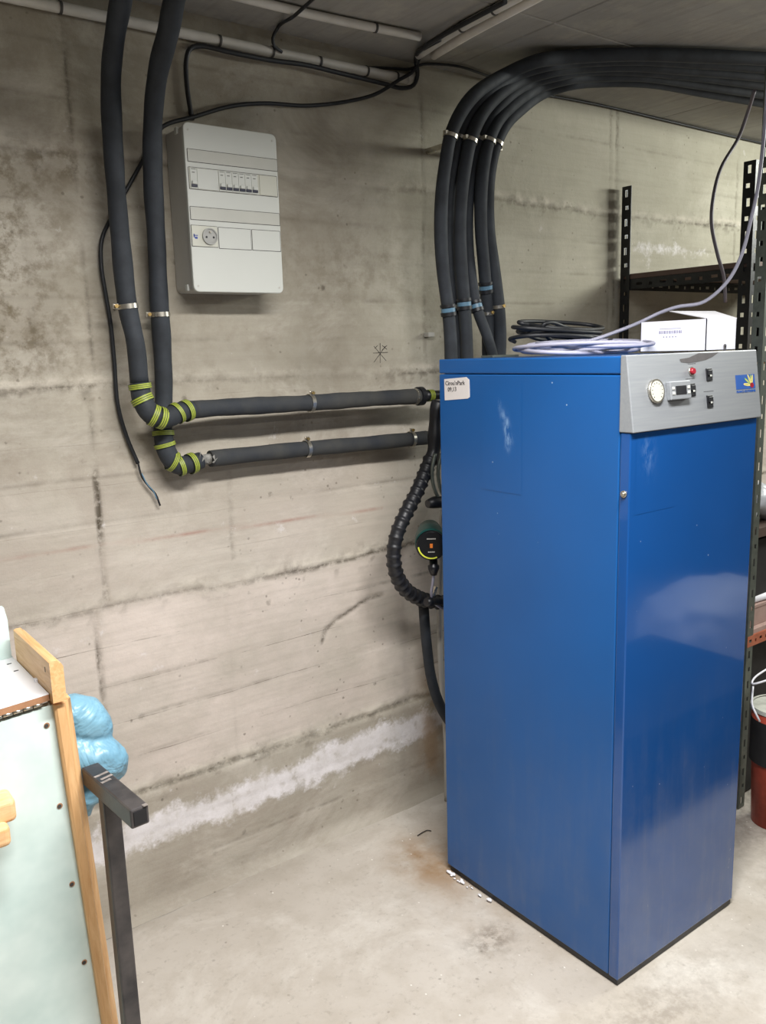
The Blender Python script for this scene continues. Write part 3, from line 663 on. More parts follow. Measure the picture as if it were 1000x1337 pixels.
# socket with earth pin
sx0, sx1 = fq(250.5, 308)[0], fq(284, 310)[0]; sz1, sz0 = fq(250, 294)[1], fq(251, 321)[1]
so = plate('socket_plate', sx0, sx1, sz0, sz1, .002, M_ivory, cov)
cc = Vector(((sx0+sx1)/2+.012, FY-.002, (sz0+sz1)/2)); rs = .0195
b = MB().disc(cc, (0, -1, 0), rs, .003, 28, 0); ring_band(b, cc-Vector((0, .004, 0)), (0, 1, 0), rs*.86, .003, rs*.14, 0)
for dx in (-.0095, .0095): b.disc(cc+Vector((dx, -.0025, -.002)), (0, -1, 0), .0026, .0012, 10, 1)
b.disc(cc+Vector((0, -.003, .010)), (0, -1, 0), .0024, .006, 10, 2); b.build('socket', [M_sock, M_black, M_steel], fb)
b = MB()
for dx, dz, w_, h_ in ((0, .004, .011, .002), (0, .0, .003, .008), (.003, -.003, .007, .005)): b.box((sx0+.004+dx, FY-.0026, (sz0+sz1)/2-.004+dz), (sx0+.004+dx+w_, FY-.002, (sz0+sz1)/2-.004+dz+h_), 0)
b.build('blue_marking', M_bluelab, cov)
plate('blank_cover', sx1+.004, fq(328, 320)[0], sz0-.002, sz1-.001, .0009, M_white, cov)
plate('blank_cover', fq(330, 320)[0], fq(366, 320)[0], sz0-.002, sz1-.001, .0009, M_white, cov)
for x, z in ((fx0+.012, fz1-.017), (fx1-.012, fz1-.017), (fx0+.012, fz0+.014), (fx1-.012, fz0+.014)): MB().disc((x, FY, z), (0, -1, 0), .0025, .0008, 10).build('cover_screw', M_whside, cov)
for z in (fz1-.012, fz0+.012): MB().box((fx0-.001, WALL-.075, z-.008), (fx0+.006, WALL-.06, z+.008), .002).build('side_catch', M_white, fb)

# ------------------------------------------------------------------ conduits
def conduit(pts, r, label, clips, mat, side, name='conduit'):
    root = empty(name, tuple(pts[0]), label, 'conduit'); MB().tube(spline(pts, .05), r, 12).build('tube', mat, root)
    s = spline(pts, .01)
    for x, y in clips:
        i = max(1, min(len(s)-2, near_px(s, x, y))); b = MB(); t = (s[i+1]-s[i-1]).normalized(); ring_band(b, s[i], t, r, .006, .0016)
        b.obox(s[i]+Vector(side)*(r*.7), (.012, .012, .012), Matrix.Identity(3), .001); b.build('saddle_clip', M_gap, root)
    return root
Yc = WALL-.0165
c1 = conduit([W(-60, -19, 1, Yc), W(190, 33, 1, Yc), W(400, 77, 1, Yc), W(534, 104, 1, Yc)], .0125, 'long grey plastic conduit clipped along the top of the concrete wall', [(76, 9), (286, 54), (355, 68), (415, 81), (477, 94), (517, 101)], M_pvc, (0, 1, 0))
e = W(534, 104, 1, Yc); up = Vector((e.x+.018, e.y-.002, CEIL-.03))
MB().tube(spline([e+Vector((-.01, 0, 0)), e+Vector((.008, 0, .004)), e+Vector((.02, 0, .02)), up], .008), .0145, 12).build('elbow', M_pvc, c1)
Zc = CEIL-.0135
conduit([W(260, -18, 2, Zc), W(320, -2, 2, Zc), W(430, 24, 2, Zc), W(548, 48, 2, Zc)], .0105, 'thinner grey conduit on the ceiling, parallel to the wall above the fuse box', [(490, 36)], M_pvc, (0, 0, .6))
conduit([W(546, 72, 2, Zc), W(600, 37, 2, Zc), W(660, 5, 2, Zc), W(740, -38, 2, Zc)], .0115, 'left of the two grey conduits running out across the ceiling', [(601, 29), (643, 9)], M_pvc, (0, 0, .6))
conduit([W(566, 72, 2, Zc), W(612, 44, 2, Zc), W(690, 2, 2, Zc), W(770, -40, 2, Zc)], .0125, 'right of the two grey conduits running out across the ceiling', [], M_pvcw, (0, 0, .6))

# ------------------------------------------------------------------ black cables on the wall
def cable(name, pts, r, mat, label, cat='cable', group=None, n=8, step=.015):
    s = spline(pts, step); o = MB().tube(s, r, n).build(name, mat, loc=tuple(s[0])); tag(o, label, cat, group); return o
wv = lambda x, y, d=.012: W(x, y, 1, WALL-d)
cable('black_cable', [W(575, 52, 2, CEIL-.03), W(560, 60, 2, CEIL-.035), wv(549, 72, .055), wv(540, 92, .045), wv(520, 105, .04), wv(490, 123, .03), wv(450, 133, .02), wv(400, 138, .018), wv(345, 135, .018), wv(300, 139, .018), wv(255, 152, .02), wv(213, 165, .022), wv(200, 182, .012), wv(185, 212, .012), wv(165, 248, .012), wv(145, 285, .012), wv(133, 312, .014), wv(132, 345, .014), wv(138, 385, .014), wv(144, 420, .014), wv(149, 470, .014), wv(154, 530, .014), wv(166, 572, .014), wv(180, 605, .014)], .0052, M_cable, 'long black cable sagging above the fuse box, its frayed end hanging down the wall')
# frayed end: same thing would be one object, so the bare cores are its child
o = bpy.data.objects['black_cable']; MB().tube(spline([wv(180, 603, .014), wv(185, 622, .014), wv(195, 636, .014), wv(203, 645, .016), wv(209, 660, .014)], .01), .0026, 8).build('bare_core', M_cable, o)
MB().tube(spline([wv(185, 618, .014), wv(192, 632, .018), wv(200, 641, .018), wv(205, 652, .016)], .01), .0016, 6).build('bare_core', M_bfit, o)
cable('black_cable', [wv(251, 157, .012), wv(248, 140, .012), wv(244, 112, .012), wv(243, 80, .012), wv(248, 64, .014), wv(262, 60, .016), wv(300, 68, .034), wv(350, 78, .034), wv(400, 85, .034), wv(450, 97, .034), wv(500, 109, .034), wv(525, 115, .034), wv(540, 111, .036), wv(545, 98, .04), wv(543, 80, .05), W(556, 60, 2, CEIL-.04), W(575, 48, 2, CEIL-.032), W(600, 34, 2, CEIL-.032), W(660, 2, 2, CEIL-.032)], .0062, M_cable, 'thick black cable rising from the fuse box and strapped under the long conduit')
cable('black_cable', [W(430, -20, 2, CEIL-.03), W(404, 3, 2, CEIL-.03), W(385, 20, 2, CEIL-.035), wv(362, 37, .045), wv(356, 50, .04), wv(358, 60, .036), wv(368, 68, .032)], .0042, M_cable, 'thin black cable looping down from the ceiling to the long conduit')
cable('black_cable', [wv(478, 88), wv(510, 89), wv(535, 90), W(552, 84, 2, CEIL-.008), W(575, 84, 2, CEIL-.008), W(600, 87, 2, CEIL-.008), W(625, 95, 2, CEIL-.008), W(655, 106, 2, CEIL-.008), wv(700, 122, .01), wv(740, 129, .01), wv(800, 141, .01), wv(880, 160, .01), wv(991, 186, .01), wv(1040, 197, .01)], .004, M_cable, 'thin dark cable clipped along the corner of wall and ceiling behind the hoses')

# ------------------------------------------------------------------ six black hoses
HR = .0185; Zh = CEIL-.024
hose_px = [
 # (wall part: x, y, Y) ..., then ceiling part (x, y) at Zh
 ([(589, 478, 1.86), (588, 440, 1.86), (585, 405, 1.86), (578, 350, 1.86), (575.5, 300, 1.86), (577, 250, 1.86), (582, 210, 1.86), (588, 178, 1.86), (601, 148, 1.85), (619, 124, 1.835)], [(664, 95), (700, 80), (736, 75), (824, 71), (912, 73), (1000, 77), (1090, 83)]),
 ([(600, 478, 1.90), (599, 440, 1.90), (594, 400, 1.90), (589, 350, 1.90), (587, 300, 1.90), (589, 250, 1.90), (594, 210, 1.89), (601, 181, 1.89), (614, 150, 1.88), (634, 126, 1.86)], [(676, 98), (712, 86), (748, 81), (830, 78), (912, 82), (1000, 89), (1090, 97)]),
 ([(610, 478, 1.86), (609, 440, 1.86), (606, 397, 1.86), (602, 350, 1.86), (600.5, 300, 1.86), (603, 250, 1.86), (608, 212, 1.86), (614, 184, 1.86), (627, 153, 1.855), (645, 130, 1.85)], [(684, 103), (720, 92), (756, 87), (832, 85), (912, 91), (1000, 99), (1090, 110)]),
 ([(646, 478, 1.85), (638, 445, 1.85), (622, 400, 1.87), (614, 350, 1.90), (611, 300, 1.90), (613, 250, 1.90), (620, 210, 1.90), (628, 183, 1.89), (640, 156, 1.885), (657, 134, 1.875)], [(694, 108), (730, 98), (764, 92), (834, 92), (912, 100), (1000, 111), (1090, 124)]),
 ([(637, 478, 1.90), (637, 440, 1.90), (636, 400, 1.89), (632, 350, 1.88), (628, 300, 1.87), (628, 250, 1.87), (632, 212, 1.87), (638, 185, 1.87), (650, 158, 1.875), (668, 138, 1.88)], [(704, 113), (738, 103), (772, 99), (836, 98), (912, 109), (1000, 122), (1090, 138)]),
 ([(652, 478, 1.89), (653, 440, 1.885), (651, 400, 1.87), (645, 350, 1.88), (638, 300, 1.89), (637, 250, 1.89), (641, 215, 1.89), (648, 188, 1.89), (660, 163, 1.89), (678, 144, 1.90)], [(712, 120), (744, 110), (780, 106), (838, 106), (912, 118), (1000, 134), (1090, 154)])]
order = ['outermost left', 'second from left, recessed', 'third from the left', 'fourth from left, slanting', 'fifth from left', 'innermost right']
fit = {0: (586, 405), 2: (608, 397), 3: (621, 398), 4: (636, 378)}; cl1 = [(588, 178), (601, 180), (614, 184), (628, 183), (638, 185), (648, 188)]
cl2 = {1: (600, 398), 4: (634, 405), 5: (652, 403)}
hoses = []
for k, (a, c) in enumerate(hose_px):
    P_ = [W(a[0][0], a[0][1]+40, 1, a[0][2])]+[W(x, y, 1, Y) for x, y, Y in a]+[W(x, y, 2, (2.268, 2.285, 2.300)[q] if q < 3 else Zh) for q, (x, y) in enumerate(c)]
    s = spline(P_, .02); root = empty('black_hose', tuple(P_[0]), f'black hose arching up from behind the blue cabinet, {order[k]}', 'hose', 'arching black hoses')
    hr = HR*(1.0 if k not in (1, 3) else .85)
    MB().tube(s, hr, 16, rfun=lambda i, t: hr*(1+.03*math.sin(i*.3+k))).build('lagging', M_foam, root)
    i = near_px(s, *cl1[k]); t = (s[i+1]-s[i-1]).normalized(); b = MB(); ring_band(b, s[i], t, hr+.001, .010, .0018, 0, 20, (0.0, 0, .12*(-1)**k))
    b.obox(s[i]+t.cross(Vector((0, 1, 0)))*(hr+.003)-Vector((0, .004, 0)), (.010, .012, .010), Matrix.Identity(3), .001); b.build('hose_clamp', M_steel, root)
    if k in fit:
        i = near_px(s, *fit[k]); t = (s[i+1]-s[i-1]).normalized(); b = MB(); ring_band(b, s[i], t, hr+.0008, .011, .0012, 0, 20); b.build('joint_tape', M_bfit, root, label='pale blue joint')
        b = MB(); ring_band(b, s[i]-t*.011, t, hr+.0008, .01, .003, 0, 20); ring_band(b, s[i]+t*.012, t, hr+.0008, .008, .0025, 0, 20); b.build('lagging_edge', M_rub, root)
    if k in cl2:
        i = near_px(s, *cl2[k]); t = (s[i+1]-s[i-1]).normalized(); b = MB(); ring_band(b, s[i], t, hr+.001, .010, .0018, 0, 20); b.disc(s[i]-Vector((0, hr+.001, 0)), (0, -1, 0), .005, .005, 10, 1); b.build('hose_clamp', [M_steel, M_brass], root)
# steel channel that carries the hoses at the wall, behind them
q0 = W(583, 182, 1, 1.94); q1 = W(652, 190, 1, 1.94)
ra = empty('hose_rail', (1.74, WALL, q0.z), 'zinc rail and brackets carrying the upper hose clamps behind the black hoses', 'rail')
MB().box((q0.x+.02, 1.925, q0.z-.012), (q1.x+.0, 1.94, q0.z+.012), .002).build('channel', M_steel, ra)
for x in (q0.x+.05, q1.x-.03): MB().box((x-.008, 1.94, q0.z-.008), (x+.008, WALL+.002, q0.z+.008), .001).build('bracket', M_steel, ra)
p = W(561, 437, 1, WALL-.01); tag(MB().box((p.x-.014, WALL-.02, p.z-.007), (p.x+.012, WALL+.003, p.z+.007), .002).build('wall_bracket', M_whside, loc=(p.x, WALL, p.z)), 'small pale bracket stub on the wall left of the hoses', 'bracket')

# ------------------------------------------------------------------ plumbing behind the cabinet
YP = 1.93
mf = empty('vertical_manifold', tuple(W(566, 590, 1, YP)), 'thick black vertical pipe end just left of the blue cabinet, joining both horizontal pipes', 'pipe')
s = spline([W(573, 524, 1, YP), W(569, 545, 1, YP), W(568, 570, 1, YP), W(566, 590, 1, YP), W(561, 604, 1, YP)], .012)
MB().tube(s, .021, 16, rfun=lambda i, t: .021+.002*math.sin(i*.8)).build('lagging', M_rub, mf)
MB().disc(W(573, 526, 1, YP)-Vector((0, 0, .002)), (0, 0, 1), .022, .004, 16).build('end_ring', M_galv, mf)
# ribbed hose
s = spline([W(562, 600, 1, YP), W(553, 622, 1, YP-.01), W(543, 645, 1, YP-.02), W(530, 670, 1, YP-.03), W(519, 695, 1, YP-.035), W(514, 722, 1, YP-.035), W(517, 748, 1, YP-.03), W(528, 768, 1, YP-.02), W(545, 780, 1, YP-.01), W(562, 785, 1, YP), W(585, 787, 1, YP)], .004)
Ls = [0]
for a, b_ in zip(s[:-1], s[1:]): Ls.append(Ls[-1]+(b_-a).length)
pitch = .0265
def ribr(i, t):
    u = (Ls[i]/pitch) % 1; return .0205*(1+.16*(1 if u < .22 else (.55 if u < .3 else 0))-.04*u)
o = MB().tube(s, .02, 18, rfun=ribr).build('ribbed_hose', M_rub, loc=tuple(s[0])); tag(o, 'black ribbed hose curving down left of the blue cabinet', 'hose')
# lower hose
s = spline([W(553, 792, 1, YP+.03), W(555, 820, 1, YP+.03), W(558, 850, 1, YP+.03), W(562, 880, 1, YP+.03), W(570, 910, 1, YP+.03), W(582, 935, 1, YP+.03), W(600, 958, 1, YP+.03)], .015)
tag(MB().tube(s, .0165, 14).build('drain_hose', M_foam, loc=tuple(s[0])), 'smooth black hose dropping below the ribbed hose behind the cabinet', 'hose')
# pump
pc = W(563, 712, 1, 1.80); pu = empty('circulation_pump', tuple(pc), 'dark green circulation pump with round black face peeking out behind the cabinet', 'pump')
ax = Vector((-.62, -.78, 0)).normalized()
b = MB().tube([pc+Vector((.12, .15, 0)), pc+Vector((.05, .063, 0)), pc-ax*.02, pc], .046, 28, rfun=lambda i, t: (.036, .046, .046, .044)[i]); b.build('motor_casing', M_teal, pu)
fc = pc; e1_ = Vector((0, 0, 1)); e2_ = ax.cross(e1_)
face = MB().disc(fc, ax, .044, .006, 32, 0, .040).build('control_face', M_pumpface, pu)
b = MB()
vs = []; n_ = 16
for i in range(n_+1):
    a = radians(185+110*i/n_); d = e2_*cos(a)*-1+e1_*sin(a); vs += [fc+ax*.0068+d*.0385, fc+ax*.0068+d*.0345]
b.add(vs, [[2*i, 2*i+1, 2*i+3, 2*i+2] for i in range(n_)], 0); b.build('yellow_arc', M_pyel, face)
b = MB(); b.obox(fc+ax*.0066, (.008, .001, .012), Matrix((e2_, ax, e1_)).transposed(), 0); b.build('orange_symbol', M_oran, face)
b = MB()
for dz, wd in ((.020, .026), (-.018, .02)):
    for k in range(6): b.obox(fc+ax*.0065+e1_*dz+e2_*(k-2.5)*wd/6, (wd/9, .0008, .003), Matrix((e2_, ax, e1_)).transposed(), 0)
o = b.build('face_lettering', M_whside, face); o['kind'] = 'stuff'
q = W(566, 742, 1, 1.82); MB().tube([q+Vector((0, 0, .03)), q+Vector((0, 0, .012)), q+Vector((0, 0, .008)), q, q-Vector((0, 0, .02))], .014, 14, rfun=lambda i, t: (.012, .012, .017, .017, .009)[i]).build('cable_gland', M_black, pu)
cable('pump_lead', [q-Vector((0, 0, .015)), W(565, 760, 1, 1.83), W(563, 775, 1, 1.85), W(566, 786, 1, 1.87), W(578, 795, 1, 1.88), W(590, 800, 1, 1.9)], .0042, M_lav, 'pale grey lead hanging from the pump gland')
p = W(562, 655, 1, 1.90); v = empty('isolation_valve', tuple(p), 'dark valve body with braided tails at the cabinet edge above the pump', 'valve')
MB().tube([W(558, 658, 1, 1.9), W(566, 656, 1, 1.9), W(590, 655, 1, 1.9)], .018, 14, rfun=lambda i, t: (.012, .018, .018)[i]).build('body', M_rub, v)
for dx in (0, 8): MB().tube(spline([W(568+dx, 592, 1, 1.9), W(564+dx, 615, 1, 1.9), W(566+dx, 635, 1, 1.9), W(573+dx, 652, 1, 1.9)], .01), .0052, 10, rfun=lambda i, t: .0052+.0006*(i % 2)).build('braided_tail', M_galv, v)
tag(MB().tube(spline([W(577, 665, 1, 2.0), W(575, 740, 1, 2.0), W(574, 815, 1, 2.01), W(576, 880, 1, 2.01), W(582, 960, 1, 2.01), Vector((W(582, 960, 1, 2.01).x, 2.01, 0))], .03), .009, 12).build('supply_pipe', M_whside, loc=tuple(W(577, 665, 1, 1.95))), 'thin pale supply pipe rising between the pump and the wall', 'pipe')
v2 = empty('drain_valve', tuple(W(565, 786, 1, 1.86)), 'black plastic drain valve at the bottom end of the ribbed hose', 'valve')
MB().tube([W(556, 786, 1, 1.86), W(562, 786, 1, 1.86), W(564, 785, 1, 1.86), W(572, 785, 1, 1.86), W(590, 785, 1, 1.86)], .014, 12, rfun=lambda i, t: (.012, .016, .012, .012, .015)[i]).build('body', M_black, v2)
MB().obox(W(567, 772, 1, 1.86), (.01, .012, .03), Matrix.Rotation(.5, 3, 'Y'), .002).build('lever', M_steel, v2)

# ------------------------------------------------------------------ things on the cabinet
def coil(name, c, rx, ry, r, loops, mat, label, seed, zstep, tail, rot=0.):
    rs_ = np.random.RandomState(seed); pts = []
    N = int(loops*10)
    for i in range(N+1):
        a = 2*pi*i/10; k = 1+.16*(rs_.rand()-.5)+.12*math.sin(a*.31+seed)
        x = rx*k*cos(a); y = ry*k*sin(a); pts.append(Vector((c[0]+x*cos(rot)-y*sin(rot), c[1]+x*sin(rot)+y*cos(rot), c[2]+r+zstep*i/10+zstep*.5*(1+math.sin(a*1.5+seed)))))
    return cable(name, pts+[Vector(t) for t in tail], r, mat, label, n=8, step=.02)
T = BZ
coil('grey_cable', (1.70, 1.46), 0, 0, 0, 0, M_lav, '', 0, 0, []) if False else None
g1 = [W(x, y, 1, Y) for x, y, Y in ((835, 421, 1.43), (860, 409, 1.40), (883, 401, 1.38), (919, 394, 1.36), (950, 367, 1.34), (968, 333, 1.33), (980, 288, 1.32), (989, 247, 1.31), (996, 190, 1.29), (1000, 140, 1.26), (1008, 60, 1.2), (1030, -20, 1.12))]
def loopsz(seq, z): return [Vector((x, y, z+dz)) for x, y, dz in seq]
rs_ = np.random.RandomState(11); seq = []
cx, cy = 1.665, 1.40
for i in range(46):
    a = .9+2*pi*i/10; kx = .135*(1+.30*math.sin(i*.37)); ky = .14*(1+.22*math.cos(i*.51))
    seq.append((cx+.012*math.sin(i)+kx*cos(a), cy+ky*sin(a), .005+.0045*(i/10)+.007*(1+math.sin(i*.83))))
G1 = loopsz(seq, T)+[W(752, 450, 1, 1.42), W(780, 442, 1, 1.43)]+g1
cable('lavender_cable', G1, .0048, M_lav, 'lavender-grey cable coiled flat on the blue cabinet and rising to the ceiling at right', n=8, step=.02)
seq = []
for i in range(52):
    a = 2.2+2*pi*i/10; kx = .13*(1+.28*math.sin(i*.41+1)); ky = .115*(1+.15*math.cos(i*.33))
    seq.append((1.80+kx*cos(a), 1.592+ky*.7*sin(a), .028+.0085*(i/10)+.012*(1+math.sin(i*.67))))
BC = loopsz(seq, T)
BC += [W(760, 436, 1, 1.60), W(735, 426, 1, 1.56), W(718, 421, 1, 1.55), W(709, 424, 1, 1.55), W(712, 436, 1, 1.56), W(722, 446, 1, 1.58), W(740, 452, 1, 1.6), W(770, 450, 1, 1.62)]
cable('black_cable_coil', BC, .0055, M_cable, 'black cable coil heaped on top of the blue cabinet behind the grey one', n=8, step=.02)
cable('hanging_cable', [W(985, 118, 1, 1.5), W(975, 150, 1, 1.55), W(964, 180, 1, 1.58), W(941, 220, 1, 1.6), W(931, 259, 1, 1.6), W(929, 292, 1, 1.6), W(937, 333, 1, 1.6), W(945, 362, 1, 1.6), W(947, 395, 1, 1.6)], .0058, M_greyc, 'brownish-grey cable hanging from the hoses in front of the shelving')
# white cardboard box, open on one side
bx0, bx1, by0, by1, bz0 = 1.83, 1.957, 1.168, 1.352, BZ+.0035; bz1 = bz0+.074
cb = empty('cardboard_box', ((bx0+bx1)/2, (by0+by1)/2, BZ), 'small white cardboard box with a barcode lying on top of the blue cabinet', 'box')
th = .002; b = MB()
b.box((bx0, by0, bz0), (bx1, by1, bz0+th)); b.box((bx0, by0, bz0), (bx0+th, by1, bz1)); b.box((bx1-th, by0, bz0), (bx1, by1, bz1)); b.box((bx0, by0, bz0), (bx1, by0+th, bz1)); b.box((bx0, by1-th, bz0), (bx1, by1, bz1)); b.build('box_body', M_card, cb)
# lid hinged along the right side, raised a little
lid = MB(); LD = W(874, 407, 1, by1); LC = W(933, 407, 1, by1); q = [(bx0, by0, bz1), (bx1, by0, bz1), tuple(LC), tuple(LD)]; lid.add(q+[(x, y, z+.002) for x, y, z in q], [[0, 1, 2, 3], [7, 6, 5, 4], [0, 4, 5, 1], [1, 5, 6, 2], [2, 6, 7, 3], [3, 7, 4, 0]]); lid.build('lid', M_card, cb)
b = MB()
p0 = W(861, 434, 0, bx0); p1 = W(889, 436, 0, bx0)
for k in range(14): y = p0.y+(p1.y-p0.y)*k/13; b.box((bx0-.0004, y-.0011*(1 if k % 3 else 1.6), p0.z-.004), (bx0, y+.0006, p0.z+.003))
for k in range(5): y = p0.y+(p1.y-p0.y)*(.2+.14*k); b.box((bx0-.0004, y-.0016, p0.z-.013), (bx0, y+.001, p0.z-.0105))
b.box((bx0-.0004, p1.y, p0.z+.0075), (bx0, p0.y, p0.z+.0082))
b.build('barcode_label', M_lilac, cb)
p = W(945, 457, 1, by0); MB().box((p.x-.004, by0-.004, BZ), (p.x+.004, by0-.001, BZ+.014), .001).disc((p.x, by0-.001, BZ+.014), (0, -1, 0), .004, .003, 10).build('side_tab', M_smear, cb)

# ------------------------------------------------------------------ shelving
def perf_angle(mb, p, ex_, ey_, L, wd=.04, pitch=.05, up=Vector((0, 0, 1)), mi=0):
    """slotted steel angle: two flanges with real slots, running along `up` from p"""
    p = Vector(p); n = int(L/pitch); pt = L/n
    for e in (Vector(ex_), Vector(ey_)):
        for k in range(n):
            z0 = k*pt; us = [0, wd*.34, wd*.62, wd]; vs_ = [z0, z0+pt*.25, z0+pt*.75, z0+pt]
            if k % 2: us = [0, wd*.40, wd*.72, wd]; vs_ = [z0, z0+pt*.38, z0+pt*.66, z0+pt]
            vv = [p+e*u+up*v for v in vs_ for u in us]
            fs = [[r*4+c, r*4+c+1, (r+1)*4+c+1, (r+1)*4+c] for r in range(3) for c in range(3) if not (r == 1 and c == 1)]
            mb.add(vv, fs, mi)
def solid(o, t=.0025):
    m = o.modifiers.new('sol', 'SOLIDIFY'); m.thickness = t; m.offset = 0; return o
sx = 2.655
s1 = empty('black_shelving_unit', (sx+.45, 1.8, 0), 'tall black slotted-angle shelving unit with a brown shelf behind the cabinet', 'shelving')
for (x, y, dx, dy) in ((sx, 2.055, 1, -1), (sx, 1.545, 1, 1), (sx+.95, 2.055, -1, -1), (sx+.95, 1.545, -1, 1)):
    b = MB(); perf_angle(b, (x, y, 0), (dx, 0, 0), (0, dy, 0), 2.06); solid(b.build('upright', M_blksteel, s1))
for zs_ in (1.735, .55):
    MB().box((sx+.005, 1.55, zs_+.0), (sx+.945, 2.05, zs_+.018), .001).build('shelf_board', M_board, s1)
    b = MB(); perf_angle(b, (sx+.004, 1.55, zs_-.002), (0, 0, -1), (1, 0, 0), .5, .035, .05, Vector((0, 1, 0))); solid(b.build('end_rail', M_blksteel, s1))
    for y, e in ((2.05, (0, -1, 0)), (1.55, (0, 1, 0))):
        b = MB(); perf_angle(b, (sx+.004, y, zs_-.002), (0, 0, -1), e, .94, .035, .05, Vector((1, 0, 0))); solid(b.build('long_rail', M_blksteel, s1))
# galvanised unit nearer the camera
gx, gy = W(1003, 300, 1, 1.36).x, 1.36
s2 = empty('galvanised_shelving_unit', (gx+.45, gy+.1, 0), 'galvanised slotted shelving unit at the right edge beside the blue cabinet', 'shelving')
for (x, y, dx, dy, hh) in ((gx, gy, 1, 1, 2.25), (gx, gy+.18, 1, -1, 1.42), (gx+.9, gy, -1, 1, 2.25), (gx+.9, gy+.18, -1, -1, 1.42)):
    b = MB(); perf_angle(b, (x, y, 0), (dx, 0, 0), (0, dy, 0), hh, .034); solid(b.build('upright', M_galv, s2))
zsh = [W(996, 468, 1, gy).z-.012, W(990, 690, 1, gy).z+.06, W(990, 752, 1, gy).z, W(990, 822, 1, gy).z]
def shelf(z, mat, th_=.02, beam=None):
    MB().box((gx+.004, gy+.002, z-th_), (gx+.896, gy+.178, z), .001).build('shelf_board', mat, s2)
    if beam:
        b = MB(); perf_angle(b, (gx+.002, gy-.001, z-th_+.004), (0, 0, -1), (0, 1, 0), .896, .035, .03, Vector((1, 0, 0))); solid(b.build('front_beam', beam, s2))
z_c = W(985, 745, 1, gy).z; z_d = W(985, 822, 1, gy).z
shelf(zsh[0]+.012, M_pinex, .016); shelf(W(985, 692, 1, gy).z, M_brown, .03); shelf(z_d, M_pinkcard, .02, M_beam)
zA = W(985, 692, 1, gy).z; 
# contents
b = MB()
for k in range(7):
    c_ = Vector((gx+.03+.07*(k % 3), gy+.06+.04*(k % 2), zA+.045+.03*(k//3)))
    bm = bmesh.new(); bmesh.ops.create_icosphere(bm, subdivisions=3, radius=.05)
    b.add([c_+Vector((v.co.x*(1+.25*math.sin(v.co.z*90+k)), v.co.y, v.co.z*.85*(1+.2*math.sin(v.co.x*70)))) for v in bm.verts], [[v.index for v in f.verts] for f in bm.faces], 0, True); bm.free()
o = b.build('plastic_bag', M_bag, loc=(gx+.08, gy+.08, zA)); tag(o, 'milky crumpled plastic bag on the middle shelf at the right edge', 'bag')
zs3 = zA-.03
tag(MB().box((gx+.006, gy+.03, z_d+.088), (gx+.30, gy+.16, zs3-.018), .002).build('wooden_crate', M_dark, loc=(gx+.1, gy+.1, z_d+.088)), 'dark box under the brown shelf at the right edge', 'box')
tag(MB().box((gx+.012, gy+.02, z_d), (gx+.30, gy+.17, z_d+.065), .002).box((gx+.010, gy+.018, z_d+.058), (gx+.302, gy+.172, z_d+.070), .002).build('shoe_box', M_pinkcard, loc=(gx+.1, gy+.1, z_d)), 'pinkish-brown lidded cardboard box on the orange-edged shelf', 'box')
tag(MB().tube([(gx+.03, gy+.04, z_d+.082), (gx+.28, gy+.02, z_d+.083)], .0115, 16).build('paper_roll', M_card, loc=(gx+.1, gy+.03, z_d+.07)), 'white rolled paper lying on the pinkish-brown box', 'paper roll')
b = MB(); ring_band(b, Vector((gx+.022, gy+.024, z_d+.088)), (.3, -1, 0), .010, .014, .006); tag(b.build('tape_roll', M_pyel, loc=(gx+.022, gy+.024, z_d+.07)), 'small yellow tape roll at the left end of the white paper roll', 'tape')
# bucket with lid
q = W(1004, 912, 1, 1.30); br = .085; bc = Vector((q.x-.02, 1.25, 0)); zt = q.z-.01
bk = empty('bucket', tuple(bc), 'orange-red bucket with a pale lid standing on the floor at the right edge', 'bucket')
MB().tube([bc, bc+Vector((0, 0, zt*.6)), bc+Vector((0, 0, zt))], br, 28, 0, True, lambda i, t: (br*.8, br*.92, br)[i]).build('bucket_body', M_bucket, bk)
b = MB(); ring_band(b, bc+Vector((0, 0, zt-.1)), (0, 0, 1), br*.96, .14, .003, 0, 28); b.build('dark_band', M_dark, bk)
b = MB().disc(bc+Vector((0, 0, zt)), (0, 0, 1), br*.95, .006, 32); ring_band(b, bc+Vector((0, 0, zt+.003)), (0, 0, 1), br*.94, .013, br*.09, 0, 32); b.build('lid', M_lidm, bk)
cable('white_wire', [W(1010, 868, 1, 1.3), W(985, 885, 1, 1.3), W(983, 893, 1, 1.28), W(1005, 887, 1, 1.25), W(1015, 884, 1, 1.25)], .003, M_card, 'bent white wire above the bucket', 'wire')
cable('white_wire', [W(983, 896, 1, 1.3), W(982, 920, 1, 1.28), W(986, 930, 1, 1.26), W(992, 942, 1, 1.25)], .003, M_card, 'white wire hanging down left of the bucket lid', 'wire')
b = MB(); c_ = W(985, 905, 1, 1.5); 
tag(MB().box((gx+.04, 1.40, 0), (gx+.5, 1.52, z_d-.06), .01).build('dark_case', M_dark, loc=(gx+.25, 1.5, 0)), 'tall dark case standing on the floor behind the bucket', 'case')

